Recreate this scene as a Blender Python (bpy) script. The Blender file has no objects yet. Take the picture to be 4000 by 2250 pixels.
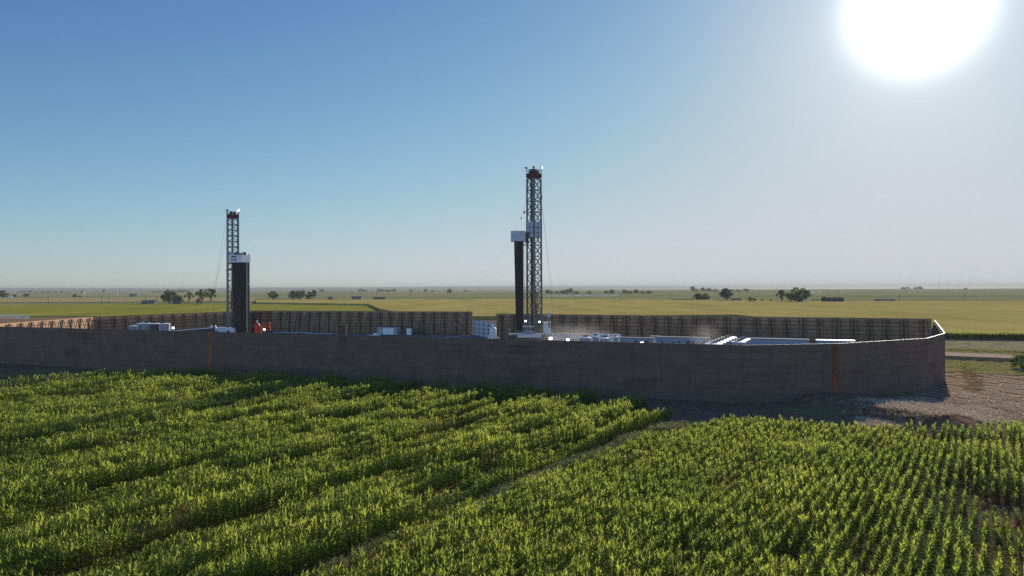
import bpy, math, random
import numpy as np
from mathutils import Vector, Matrix

SC = bpy.context.scene
R = math.radians
PI = math.pi
COL = SC.collection

# ------------------------------------------------------------------ camera, sky, sun, exposure
CAMH = 19.5
FPX = 2826.0                       # focal length in pixels of the 4000 px wide photograph
cam_d = bpy.data.cameras.new('camera')
cam = bpy.data.objects.new('camera', cam_d); COL.objects.link(cam)
cam.location = (0, 0, CAMH)
cam_d.sensor_width = 36.0
cam_d.lens = 36.0 * FPX / 4000.0
cam_d.clip_start = 0.5
cam_d.clip_end = 60000
cam.rotation_euler = (Matrix.Rotation(R(90), 3, 'X') @ Matrix.Rotation(R(-0.2), 3, 'Z')).to_euler()
SC.camera = cam

SUN_AZ, SUN_EL = R(29.3), R(18.7)
SUN_DIR = Vector((math.sin(SUN_AZ) * math.cos(SUN_EL), math.cos(SUN_AZ) * math.cos(SUN_EL), math.sin(SUN_EL)))
world = bpy.data.worlds.new('World'); SC.world = world
world.use_nodes = True
wn, wl = world.node_tree.nodes, world.node_tree.links
wn.clear()
w_out = wn.new('ShaderNodeOutputWorld'); w_bg = wn.new('ShaderNodeBackground')
w_sky = wn.new('ShaderNodeTexSky'); w_sky.sky_type = 'NISHITA'; w_sky.sun_disc = False
w_sky.sun_elevation = SUN_EL; w_sky.sun_rotation = SUN_AZ
w_sky.air_density = 1.0; w_sky.dust_density = 0.6; w_sky.ozone_density = 2.2; w_sky.altitude = 1400
# circumsolar glare: sensor bloom painted into the sky, by the angle to the sun
w_geo = wn.new('ShaderNodeTexCoord')
w_dot = wn.new('ShaderNodeVectorMath'); w_dot.operation = 'DOT_PRODUCT'
w_dot.inputs[1].default_value = SUN_DIR
w_nrm = wn.new('ShaderNodeVectorMath'); w_nrm.operation = 'NORMALIZE'
wl.new(w_geo.outputs['Generated'], w_nrm.inputs[0]); wl.new(w_nrm.outputs[0], w_dot.inputs[0])
w_acos = wn.new('ShaderNodeMath'); w_acos.operation = 'ARCCOSINE'; wl.new(w_dot.outputs['Value'], w_acos.inputs[0])
def w_gauss(width, amp):
    a = wn.new('ShaderNodeMath'); a.operation = 'DIVIDE'; wl.new(w_acos.outputs[0], a.inputs[0]); a.inputs[1].default_value = R(width)
    b = wn.new('ShaderNodeMath'); b.operation = 'POWER'; wl.new(a.outputs[0], b.inputs[0]); b.inputs[1].default_value = 2
    c = wn.new('ShaderNodeMath'); c.operation = 'MULTIPLY'; wl.new(b.outputs[0], c.inputs[0]); c.inputs[1].default_value = -1
    d = wn.new('ShaderNodeMath'); d.operation = 'EXPONENT'; wl.new(c.outputs[0], d.inputs[0])
    e = wn.new('ShaderNodeMath'); e.operation = 'MULTIPLY'; wl.new(d.outputs[0], e.inputs[0]); e.inputs[1].default_value = amp
    return e
g1, g2 = w_gauss(2.65, 34.0), w_gauss(8.5, 1.25)
w_add = wn.new('ShaderNodeMath'); w_add.operation = 'ADD'; wl.new(g1.outputs[0], w_add.inputs[0]); wl.new(g2.outputs[0], w_add.inputs[1])
# soft shoulder on the sky radiance per channel: top * (1 - exp(-(c / k) ^ p))
w_sep = wn.new('ShaderNodeSeparateColor'); w_comb = wn.new('ShaderNodeCombineColor'); wl.new(w_sky.outputs[0], w_sep.inputs[0])
def w_math(op, a, b=None):
    m_ = wn.new('ShaderNodeMath'); m_.operation = op
    for i_, q_ in enumerate((a, b)):
        if q_ is None: continue
        if isinstance(q_, (int, float)): m_.inputs[i_].default_value = q_
        else: wl.new(q_, m_.inputs[i_])
    return m_.outputs[0]
for i_, (top_, k_, p_) in enumerate(((4.1, 4.7, 1.4), (4.3, 4.1, 1.5), (4.6, 3.8, 1.5))):
    e_ = w_math('EXPONENT', w_math('MULTIPLY', w_math('POWER', w_math('DIVIDE', w_sep.outputs[i_], k_), p_), -1.0))
    wl.new(w_math('MULTIPLY', w_math('SUBTRACT', 1.0, e_), top_), w_comb.inputs[i_])
# unseen upper and rear sky, brightened as added fill for the shaded walls
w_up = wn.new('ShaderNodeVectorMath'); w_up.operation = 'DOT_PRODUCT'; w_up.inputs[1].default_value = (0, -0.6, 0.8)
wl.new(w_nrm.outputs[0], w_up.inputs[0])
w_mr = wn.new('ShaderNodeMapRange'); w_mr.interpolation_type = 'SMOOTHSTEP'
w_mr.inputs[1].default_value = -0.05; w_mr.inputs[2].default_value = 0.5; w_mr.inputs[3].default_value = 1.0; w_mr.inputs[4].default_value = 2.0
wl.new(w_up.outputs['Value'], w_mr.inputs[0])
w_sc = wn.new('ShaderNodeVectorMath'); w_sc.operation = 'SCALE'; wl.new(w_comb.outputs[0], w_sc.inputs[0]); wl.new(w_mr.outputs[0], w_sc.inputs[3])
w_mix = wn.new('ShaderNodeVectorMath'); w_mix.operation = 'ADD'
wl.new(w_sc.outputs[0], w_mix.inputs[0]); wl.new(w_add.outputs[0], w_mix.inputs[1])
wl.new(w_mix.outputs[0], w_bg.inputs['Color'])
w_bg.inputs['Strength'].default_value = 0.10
wl.new(w_bg.outputs[0], w_out.inputs[0])

sun_d = bpy.data.lights.new('sun', 'SUN'); sun = bpy.data.objects.new('sun', sun_d); COL.objects.link(sun)
sun_d.energy = 5.0; sun_d.angle = R(0.53); sun_d.color = (1.0, 0.91, 0.76)
sun.rotation_euler = SUN_DIR.to_track_quat('Z', 'Y').to_euler()
sun.location = (200, 300, 300)

SC.view_settings.view_transform = 'Standard'
SC.view_settings.look = 'None'
SC.view_settings.exposure = 0.6
SC.view_settings.gamma = 1.0
SC.view_settings.use_curve_mapping = False
SC.render.engine = 'CYCLES'
SC.cycles.use_denoising = False
SC.cycles.max_bounces = 8
SC.cycles.diffuse_bounces = 3
SC.cycles.glossy_bounces = 2
SC.cycles.transmission_bounces = 4
SC.cycles.volume_bounces = 1
SC.cycles.transparent_max_bounces = 6
SC.cycles.volume_step_rate = 2.0
SC.cycles.sample_clamp_indirect = 6.0

# ------------------------------------------------------------------ layout helpers
def hz(px): return 1132.0 - 0.0035 * px          # image row of the horizon over the column px
def X(px, D): return (px - 2000.0) / FPX * D
def Z(px, y, D): return CAMH - (y - hz(px)) * D / FPX
def dist(px, y, z=0.0): return (CAMH - z) * FPX / (y - hz(px))
AX = (math.sin(R(33.2)), math.cos(R(33.2)))     # direction of the crop rows
BX = (AX[1], -AX[0])                            # across the rows
def uv(u, v): return (u * AX[0] + v * BX[0], u * AX[1] + v * BX[1])
def to_uv(x, y): return (x * AX[0] + y * AX[1], x * BX[0] + y * BX[1])

# ------------------------------------------------------------------ mesh helpers
class MB:
    def __init__(s): s.v = []; s.f = []
    def quad(s, a, b, c, d):
        n = len(s.v); s.v += [tuple(a), tuple(b), tuple(c), tuple(d)]; s.f.append((n, n + 1, n + 2, n + 3))
    def box(s, x0, x1, y0, y1, z0, z1):
        n = len(s.v)
        s.v += [(x0, y0, z0), (x1, y0, z0), (x1, y1, z0), (x0, y1, z0), (x0, y0, z1), (x1, y0, z1), (x1, y1, z1), (x0, y1, z1)]
        s.f += [tuple(n + i for i in q) for q in ((0, 3, 2, 1), (4, 5, 6, 7), (0, 1, 5, 4), (1, 2, 6, 5), (2, 3, 7, 6), (3, 0, 4, 7))]
    def tube(s, pts, rad, n=6, cap=True):
        pts = [Vector(p) for p in pts]
        rads = rad if isinstance(rad, (list, tuple)) else [rad] * len(pts)
        rings = []
        for i, p in enumerate(pts):
            d = (pts[min(i + 1, len(pts) - 1)] - pts[max(i - 1, 0)]).normalized()
            up = Vector((0, 0, 1)) if abs(d.z) < 0.95 else Vector((1, 0, 0))
            a = d.cross(up).normalized(); b = d.cross(a)
            k = len(s.v)
            for j in range(n):
                t = 2 * PI * (j + 0.5) / n
                s.v.append(tuple(p + (a * math.cos(t) + b * math.sin(t)) * rads[i]))
            rings.append(k)
        for i in range(len(rings) - 1):
            for j in range(n):
                s.f.append((rings[i] + j, rings[i] + (j + 1) % n, rings[i + 1] + (j + 1) % n, rings[i + 1] + j))
        if cap:
            s.f.append(tuple(rings[0] + j for j in range(n))[::-1]); s.f.append(tuple(rings[-1] + j for j in range(n)))
    def beam(s, a, b, w): s.tube([a, b], w * 0.7071, 4)
    def lathe(s, prof, n=24, c=(0, 0)):
        k0 = len(s.v)
        for (r, z) in prof:
            for j in range(n):
                t = 2 * PI * j / n
                s.v.append((c[0] + r * math.cos(t), c[1] + r * math.sin(t), z))
        for i in range(len(prof) - 1):
            for j in range(n):
                a, b = k0 + i * n + j, k0 + i * n + (j + 1) % n
                s.f.append((a, b, b + n, a + n))
    def ball(s, c, r, n=8, m=6):
        k0 = len(s.v)
        for i in range(m + 1):
            ph = PI * i / m
            for j in range(n):
                t = 2 * PI * j / n
                s.v.append((c[0] + r[0] * math.sin(ph) * math.cos(t), c[1] + r[1] * math.sin(ph) * math.sin(t), c[2] - r[2] * math.cos(ph)))
        for i in range(m):
            for j in range(n):
                a, b = k0 + i * n + j, k0 + i * n + (j + 1) % n
                s.f.append((a, b, b + n, a + n))
    def prism(s, poly, z0, z1):
        n = len(s.v); k = len(poly)
        s.v += [(p[0], p[1], z0) for p in poly] + [(p[0], p[1], z1) for p in poly]
        s.f.append(tuple(n + i for i in range(k))[::-1]); s.f.append(tuple(n + k + i for i in range(k)))
        for i in range(k):
            j = (i + 1) % k; s.f.append((n + i, n + j, n + k + j, n + k + i))
    def mesh(s, name, mat, smooth=False):
        me = bpy.data.meshes.new(name); me.from_pydata(s.v, [], s.f); me.update()
        if mat is not None: me.materials.append(mat)
        if smooth: me.polygons.foreach_set('use_smooth', [True] * len(me.polygons))
        return me
    def build(s, name, mat, parent=None, smooth=False):
        o = bpy.data.objects.new(name, s.mesh(name, mat, smooth)); COL.objects.link(o)
        if parent is not None: o.parent = parent
        return o

def tag(o, label=None, cat=None, group=None, kind=None):
    if label: o['label'] = label
    if cat: o['category'] = cat
    if group: o['group'] = group
    if kind: o['kind'] = kind
    return o
def thing(name, label, cat, loc=(0, 0, 0), rz=0.0, group=None, scale=None):
    o = bpy.data.objects.new(name, None); COL.objects.link(o)
    o.location = loc; o.rotation_euler = (0, 0, rz); o.empty_display_size = 0.5
    if scale: o.scale = scale
    return tag(o, label, cat, group)
def dup(root, loc, rz, label, group=None, scale=None):
    r = root.copy(); COL.objects.link(r); r.location = loc; r.rotation_euler = (0, 0, rz)
    r['label'] = label
    if group: r['group'] = group
    if scale: r.scale = scale
    for ch in list(root.children):
        c = ch.copy(); COL.objects.link(c); c.parent = r
        for g in list(ch.children):
            d = g.copy(); COL.objects.link(d); d.parent = c
    return r

# ------------------------------------------------------------------ materials
def mat(name, col, rough=0.7, var=0.25, scale=3.0, bump=0.0, metal=0.0, col2=None, stretch=(1, 1, 1), spec=0.3, detail=5.0):
    m = bpy.data.materials.new(name); m.use_nodes = True
    n, l = m.node_tree.nodes, m.node_tree.links
    b = n['Principled BSDF']
    b.inputs['Roughness'].default_value = rough; b.inputs['Metallic'].default_value = metal
    b.inputs['Specular IOR Level'].default_value = spec
    tc = n.new('ShaderNodeTexCoord'); mp = n.new('ShaderNodeMapping'); mp.inputs['Scale'].default_value = stretch
    l.new(tc.outputs['Object'], mp.inputs['Vector'])
    nz = n.new('ShaderNodeTexNoise'); nz.inputs['Scale'].default_value = scale; nz.inputs['Detail'].default_value = detail
    l.new(mp.outputs[0], nz.inputs['Vector'])
    rp = n.new('ShaderNodeValToRGB')
    c2 = col2 if col2 else tuple(min(1, c * (1 + var)) for c in col)
    c1 = col if col2 else tuple(c * (1 - var) for c in col)
    rp.color_ramp.elements[0].position = 0.32; rp.color_ramp.elements[0].color = (*c1, 1)
    rp.color_ramp.elements[1].position = 0.68; rp.color_ramp.elements[1].color = (*c2, 1)
    l.new(nz.outputs['Fac'], rp.inputs[0]); l.new(rp.outputs[0], b.inputs['Base Color'])
    if bump:
        bp = n.new('ShaderNodeBump'); bp.inputs['Strength'].default_value = bump; bp.inputs['Distance'].default_value = 0.1
        l.new(nz.outputs['Fac'], bp.inputs['Height']); l.new(bp.outputs[0], b.inputs['Normal'])
    return m
def emit(name, col, s):
    m = bpy.data.materials.new(name); m.use_nodes = True
    n, l = m.node_tree.nodes, m.node_tree.links; n.clear()
    o = n.new('ShaderNodeOutputMaterial'); e = n.new('ShaderNodeEmission')
    e.inputs[0].default_value = (*col, 1); e.inputs[1].default_value = s; l.new(e.outputs[0], o.inputs[0])
    return m
def leaf_mat(name, c1, c2, t1, t2, gloss=0.12, grough=0.35, island=True, patch=0.12):
    """thin leaf: diffuse + transmitted light + a little gloss; hue varies per leaf and by patch"""
    m = bpy.data.materials.new(name); m.use_nodes = True
    n, l = m.node_tree.nodes, m.node_tree.links; n.clear()
    o = n.new('ShaderNodeOutputMaterial')
    geo = n.new('ShaderNodeNewGeometry')
    nz = n.new('ShaderNodeTexNoise'); nz.inputs['Scale'].default_value = patch; nz.inputs['Detail'].default_value = 3
    l.new(geo.outputs['Position'], nz.inputs['Vector'])
    mr = n.new('ShaderNodeMapRange'); mr.inputs[1].default_value = 0.35; mr.inputs[2].default_value = 0.65
    l.new(nz.outputs['Fac'], mr.inputs[0])
    mixf = n.new('ShaderNodeMix'); mixf.data_type = 'FLOAT'; mixf.inputs[0].default_value = 0.55
    l.new(mr.outputs[0], mixf.inputs[2]); l.new(geo.outputs['Random Per Island'], mixf.inputs[3])
    def two(a, b):
        x = n.new('ShaderNodeMix'); x.data_type = 'RGBA'
        x.inputs[6].default_value = (*a, 1); x.inputs[7].default_value = (*b, 1)
        l.new(mixf.outputs[0], x.inputs[0]); return x.outputs[2]
    d = n.new('ShaderNodeBsdfDiffuse'); l.new(two(c1, c2), d.inputs[0])
    t = n.new('ShaderNodeBsdfTranslucent'); l.new(two(t1, t2), t.inputs[0])
    a = n.new('ShaderNodeAddShader'); l.new(d.outputs[0], a.inputs[0]); l.new(t.outputs[0], a.inputs[1])
    g = n.new('ShaderNodeBsdfGlossy'); g.inputs['Roughness'].default_value = grough; g.inputs[0].default_value = (1, 1, 1, 1)
    lw = n.new('ShaderNodeLayerWeight'); lw.inputs['Blend'].default_value = 0.5
    pw = n.new('ShaderNodeMath'); pw.operation = 'POWER'; pw.inputs[1].default_value = 5; l.new(lw.outputs['Facing'], pw.inputs[0])
    fm = n.new('ShaderNodeMath'); fm.operation = 'MULTIPLY_ADD'; fm.inputs[1].default_value = gloss; fm.inputs[2].default_value = gloss * 0.05
    l.new(pw.outputs[0], fm.inputs[0])
    mx = n.new('ShaderNodeMixShader'); l.new(fm.outputs[0], mx.inputs[0]); l.new(a.outputs[0], mx.inputs[1]); l.new(g.outputs[0], mx.inputs[2])
    l.new(mx.outputs[0], o.inputs[0])
    return m

M = {}
M['corn_leaf'] = leaf_mat('corn_leaf', (0.022, 0.042, 0.010), (0.055, 0.074, 0.020), (0.080, 0.140, 0.020), (0.335, 0.36, 0.055), gloss=0.006, grough=0.34)
M['tassel'] = leaf_mat('corn_tassel', (0.11, 0.10, 0.04), (0.18, 0.15, 0.06), (0.14, 0.125, 0.04), (0.24, 0.20, 0.06), gloss=0.0)
M['dry_leaf'] = leaf_mat('dry_leaf', (0.12, 0.055, 0.028), (0.21, 0.105, 0.052), (0.10, 0.042, 0.015), (0.18, 0.09, 0.035), gloss=0.0)
M['weed'] = leaf_mat('weed_leaf', (0.055, 0.065, 0.034), (0.10, 0.105, 0.058), (0.06, 0.07, 0.022), (0.11, 0.115, 0.045), gloss=0.02)
M['tree_leaf'] = leaf_mat('tree_leaf', (0.035, 0.045, 0.018), (0.07, 0.08, 0.03), (0.03, 0.045, 0.01), (0.06, 0.075, 0.015), gloss=0.04)
M['tree_leaf_dark'] = leaf_mat('tree_leaf_dark', (0.03, 0.035, 0.022), (0.05, 0.052, 0.03), (0.02, 0.025, 0.01), (0.04, 0.04, 0.015), gloss=0.03)
M['grass'] = leaf_mat('grass_blade', (0.11, 0.105, 0.045), (0.19, 0.165, 0.08), (0.07, 0.075, 0.02), (0.13, 0.12, 0.05), gloss=0.03)
M['rust_weed'] = leaf_mat('rust_weed', (0.13, 0.08, 0.04), (0.21, 0.14, 0.075), (0.05, 0.035, 0.02), (0.10, 0.07, 0.04), gloss=0.0)
M['straw'] = leaf_mat('straw', (0.30, 0.23, 0.15), (0.48, 0.40, 0.30), (0.16, 0.11, 0.06), (0.26, 0.2, 0.12), gloss=0.0)
M['bark'] = mat('bark', (0.09, 0.07, 0.055), 0.9, 0.3, 4)
M['gravel_pad'] = mat('gravel_pad', (0.16, 0.15, 0.145), 0.9, 0.3, 0.4, 0.2, spec=0.0)
M['road'] = mat('dirt_road', (0.36, 0.27, 0.21), 0.95, 0.15, 0.5, 0.1, spec=0.0)
M['bank'] = mat('road_bank_soil', (0.12, 0.10, 0.06), 0.95, 0.35, 0.6, 0.2, spec=0.0)
M['olive'] = mat('olive_cover', (0.21, 0.20, 0.11), 0.95, 0.2, 0.35, 0.3, spec=0.0)
M['verge'] = mat('verge_grass', (0.17, 0.15, 0.07), 0.95, 0.35, 0.3, 0.3, spec=0.0, col2=(0.28, 0.22, 0.12))
M['steel_white'] = mat('steel_white', (0.62, 0.63, 0.64), 0.5, 0.12, 1.5)
M['steel_grey'] = mat('steel_grey', (0.36, 0.38, 0.40), 0.5, 0.15, 1.5)
M['mast'] = mat('mast_paint', (0.14, 0.16, 0.16), 0.45, 0.2, 2.0, spec=0.5)
M['panel_grey'] = mat('panel_grey', (0.42, 0.45, 0.49), 0.55, 0.1, 0.8)
M['dark_steel'] = mat('dark_steel', (0.06, 0.06, 0.065), 0.5, 0.3, 2)
M['rust_post'] = mat('rust_post', (0.075, 0.047, 0.04), 0.7, 0.35, 2)
M['pipe_steel'] = mat('drill_pipe', (0.036, 0.028, 0.026), 0.5, 0.35, 3, stretch=(3, 3, 0.15))
M['crown_red'] = mat('crown_red', (0.10, 0.016, 0.016), 0.6, 0.25, 2)
M['red_paint'] = mat('red_paint', (0.55, 0.035, 0.02), 0.45, 0.2, 1)
M['orange_panel'] = mat('orange_panel', (0.30, 0.10, 0.03), 0.75, 0.35, 0.7, stretch=(1, 1, 0.4))
M['orange_dull'] = mat('orange_panel_faded', (0.20, 0.062, 0.028), 0.8, 0.35, 0.7, stretch=(1, 1, 0.4))
M['yellow_paint'] = mat('yellow_paint', (0.6, 0.5, 0.2), 0.5, 0.15, 2)
M['top_drive'] = mat('top_drive_paint', (0.28, 0.12, 0.04), 0.6, 0.4, 1.5)
M['tank_grey'] = mat('tank_grey', (0.27, 0.285, 0.32), 0.5, 0.1, 0.6, stretch=(1, 1, 0.3))
M['tank_dark'] = mat('tank_dark', (0.05, 0.055, 0.065), 0.5, 0.2, 0.6)
M['tank_lid'] = mat('tank_lid', (0.75, 0.74, 0.70), 0.5, 0.08, 1.5)
M['trailer'] = mat('trailer_siding', (0.29, 0.315, 0.38), 0.6, 0.08, 0.6, stretch=(1, 1, 3))
M['roof_grey'] = mat('roof_grey', (0.15, 0.15, 0.16), 0.9, 0.2, 0.8, spec=0.05)
M['cap_shaded'] = mat('wall_cap_shaded', (0.10, 0.08, 0.07), 0.8, 0.2, 0.7, spec=0.1)  # cap of the runs without sun: shade put into the darker colour
M['glass'] = mat('window_glass', (0.04, 0.05, 0.06), 0.1, 0.1, 1, spec=0.6)
M['doghouse'] = mat('doghouse_blue', (0.32, 0.38, 0.45), 0.5, 0.15, 1.2)
M['cap'] = mat('wall_cap_metal_sunlit', (0.36, 0.33, 0.30), 0.6, 0.15, 0.7, metal=0.2)  # same cap on the right-hand runs, sunlight put into the lighter colour
M['barn_dark'] = mat('barn_boards', (0.07, 0.05, 0.048), 0.95, 0.25, 1, spec=0.0)
M['barn_roof'] = mat('barn_roof', (0.16, 0.15, 0.155), 0.95, 0.2, 0.6, spec=0.0)
M['farm_blue'] = mat('farm_blue_boards', (0.085, 0.085, 0.095), 0.9, 0.2, 0.6, spec=0.0)
M['house_wall'] = mat('house_wall', (0.14, 0.125, 0.12), 0.9, 0.2, 0.7)
M['white_paint'] = mat('white_paint', (0.8, 0.8, 0.8), 0.4, 0.05, 1)
M['pole_wood'] = mat('pole_wood', (0.07, 0.055, 0.045), 0.9, 0.2, 2)
M['pale_panel'] = mat('pale_panel', (0.55, 0.57, 0.60), 0.7, 0.08, 0.5)
M['sign_blue'] = mat('sign_blue', (0.02, 0.03, 0.07), 0.5, 0.1, 2)
M['lamp'] = emit('lamp_light', (1.0, 0.97, 0.9), 4.0)
M['spray'] = mat('water_spray', (0.85, 0.88, 0.9), 0.6, 0.05, 1)

def wall_face(name, c, seam_dark=0.6, scale=0.35, var=0.18, rough=0.85):
    """sound wall cladding: rows of 1.22 m panels with fine seams, each panel a shade of its own"""
    m = bpy.data.materials.new(name); m.use_nodes = True
    n, l = m.node_tree.nodes, m.node_tree.links; b = n['Principled BSDF']
    b.inputs['Roughness'].default_value = rough; b.inputs['Specular IOR Level'].default_value = 0.2
    tc = n.new('ShaderNodeTexCoord'); sp = n.new('ShaderNodeSeparateXYZ'); l.new(tc.outputs['Object'], sp.inputs[0])
    cb = n.new('ShaderNodeCombineXYZ'); l.new(sp.outputs[0], cb.inputs[0]); l.new(sp.outputs[2], cb.inputs[1])
    br = n.new('ShaderNodeTexBrick'); br.offset = 0.0; br.squash = 1.0
    br.inputs['Scale'].default_value = 1.0; br.inputs['Brick Width'].default_value = 4.88; br.inputs['Row Height'].default_value = 1.22
    br.inputs['Mortar Size'].default_value = 0.03; br.inputs['Mortar Smooth'].default_value = 0.3
    br.inputs['Color1'].default_value = (*[x * (1 - var) for x in c], 1); br.inputs['Color2'].default_value = (*[x * (1 + var) for x in c], 1)
    br.inputs['Mortar'].default_value = (*[x * seam_dark for x in c], 1)
    l.new(cb.outputs[0], br.inputs['Vector'])
    nz = n.new('ShaderNodeTexNoise'); nz.inputs['Scale'].default_value = scale; nz.inputs['Detail'].default_value = 6
    l.new(tc.outputs['Object'], nz.inputs['Vector'])
    mr = n.new('ShaderNodeMapRange'); mr.inputs[1].default_value = 0.3; mr.inputs[2].default_value = 0.7; mr.inputs[3].default_value = 0.84; mr.inputs[4].default_value = 1.14
    l.new(nz.outputs['Fac'], mr.inputs[0])
    mu = n.new('ShaderNodeVectorMath'); mu.operation = 'SCALE'; l.new(br.outputs['Color'], mu.inputs[0]); l.new(mr.outputs[0], mu.inputs[3])
    l.new(mu.outputs[0], b.inputs['Base Color'])
    bp = n.new('ShaderNodeBump'); bp.inputs['Strength'].default_value = 0.3; bp.inputs['Distance'].default_value = 0.05
    l.new(br.outputs['Fac'], bp.inputs['Height']); bp.invert = True; l.new(bp.outputs[0], b.inputs['Normal'])
    return m
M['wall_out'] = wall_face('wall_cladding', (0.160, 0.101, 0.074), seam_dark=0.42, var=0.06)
M['wall_patch'] = wall_face('wall_patch', (0.125, 0.077, 0.058), var=0.04)
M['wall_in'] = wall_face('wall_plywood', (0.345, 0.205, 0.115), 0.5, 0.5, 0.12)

def ground_mat():
    m = bpy.data.materials.new('ground_soil'); m.use_nodes = True
    n, l = m.node_tree.nodes, m.node_tree.links; b = n['Principled BSDF']
    b.inputs['Roughness'].default_value = 1.0; b.inputs['Specular IOR Level'].default_value = 0.0
    geo = n.new('ShaderNodeNewGeometry')
    def noise(scale, detail, stretch=None, rot=0.0):
        mp = n.new('ShaderNodeMapping'); mp.inputs['Rotation'].default_value = (0, 0, rot)
        if stretch: mp.inputs['Scale'].default_value = stretch
        l.new(geo.outputs['Position'], mp.inputs['Vector'])
        z = n.new('ShaderNodeTexNoise'); z.inputs['Scale'].default_value = scale; z.inputs['Detail'].default_value = detail
        l.new(mp.outputs[0], z.inputs['Vector']); return z.outputs['Fac']
    def ramp(fac, stops):
        r = n.new('ShaderNodeValToRGB'); e = r.color_ramp.elements
        e[0].position, e[0].color = stops[0][0], (*stops[0][1], 1); e[1].position, e[1].color = stops[-1][0], (*stops[-1][1], 1)
        for p, c in stops[1:-1]:
            k = e.new(p); k.color = (*c, 1)
        l.new(fac, r.inputs[0]); return r.outputs[0]
    def mix(f, a, bb):
        x = n.new('ShaderNodeMix'); x.data_type = 'RGBA'; l.new(f, x.inputs[0]); l.new(a, x.inputs[6]); l.new(bb, x.inputs[7]); return x.outputs[2]
    def mr(f, a, b2):
        x = n.new('ShaderNodeMapRange'); x.inputs[1].default_value = a; x.inputs[2].default_value = b2; l.new(f, x.inputs[0]); return x.outputs[0]
    # stubble and bare soil near the pad
    soil = ramp(noise(0.9, 8), [(0.3, (0.11, 0.065, 0.042)), (0.55, (0.19, 0.115, 0.075)), (0.72, (0.33, 0.23, 0.165))])
    ctr = n.new('ShaderNodeVectorMath'); ctr.operation = 'SUBTRACT'; ctr.inputs[1].default_value = (140, 158, 0); l.new(geo.outputs['Position'], ctr.inputs[0])
    wv = n.new('ShaderNodeTexWave'); wv.wave_type = 'RINGS'; wv.rings_direction = 'Z'; wv.inputs['Scale'].default_value = 0.09; wv.inputs['Distortion'].default_value = 2.5; wv.inputs['Detail'].default_value = 3; wv.inputs['Detail Scale'].default_value = 0.5
    l.new(ctr.outputs[0], wv.inputs['Vector'])
    ln_ = n.new('ShaderNodeVectorMath'); ln_.operation = 'LENGTH'; l.new(ctr.outputs[0], ln_.inputs[0])
    mk = n.new('ShaderNodeMath'); mk.operation = 'MULTIPLY'; l.new(mr(wv.outputs['Fac'], .35, .95), mk.inputs[0]); l.new(mr(ln_.outputs['Value'], 84, 70), mk.inputs[1])
    soil = mix(mk.outputs[0], soil, ramp(noise(1.3, 6), [(0.3, (0.23, 0.15, 0.095)), (0.7, (0.47, 0.34, 0.23))]))
    green = ramp(noise(0.5, 6), [(0.3, (0.10, 0.11, 0.04)), (0.7, (0.20, 0.19, 0.08))])
    near = mix(mr(noise(0.055, 4), 0.52, 0.62), soil, green)
    # far farmland: section grid of fields
    mp = n.new('ShaderNodeMapping'); mp.inputs['Rotation'].default_value = (0, 0, R(33.2)); mp.inputs['Scale'].default_value = (1 / 620, 1 / 330, 0)
    l.new(geo.outputs['Position'], mp.inputs['Vector'])
    fl = n.new('ShaderNodeVectorMath'); fl.operation = 'FLOOR'; l.new(mp.outputs[0], fl.inputs[0])
    wnz = n.new('ShaderNodeTexWhiteNoise'); wnz.noise_dimensions = '2D'; l.new(fl.outputs[0], wnz.inputs['Vector'])
    far = ramp(wnz.outputs['Value'], [(0.0, (0.10, 0.135, 0.045)), (0.3, (0.17, 0.175, 0.065)), (0.55, (0.24, 0.195, 0.10)), (0.8, (0.13, 0.155, 0.055)), (1.0, (0.28, 0.24, 0.13))])
    far2 = mix(mr(noise(0.01, 5), 0.35, 0.75), far, ramp(noise(0.004, 4), [(0.3, (0.10, 0.13, 0.05)), (0.7, (0.24, 0.21, 0.09))]))
    sp = n.new('ShaderNodeSeparateXYZ'); l.new(geo.outputs['Position'], sp.inputs[0])
    l.new(mix(mr(sp.outputs[1], 700, 760), near, far2), b.inputs['Base Color'])
    bp = n.new('ShaderNodeBump'); bp.inputs['Strength'].default_value = 0.7; bp.inputs['Distance'].default_value = 0.25
    l.new(noise(1.6, 6), bp.inputs['Height']); l.new(bp.outputs[0], b.inputs['Normal'])
    return m
M['ground'] = ground_mat()
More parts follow.
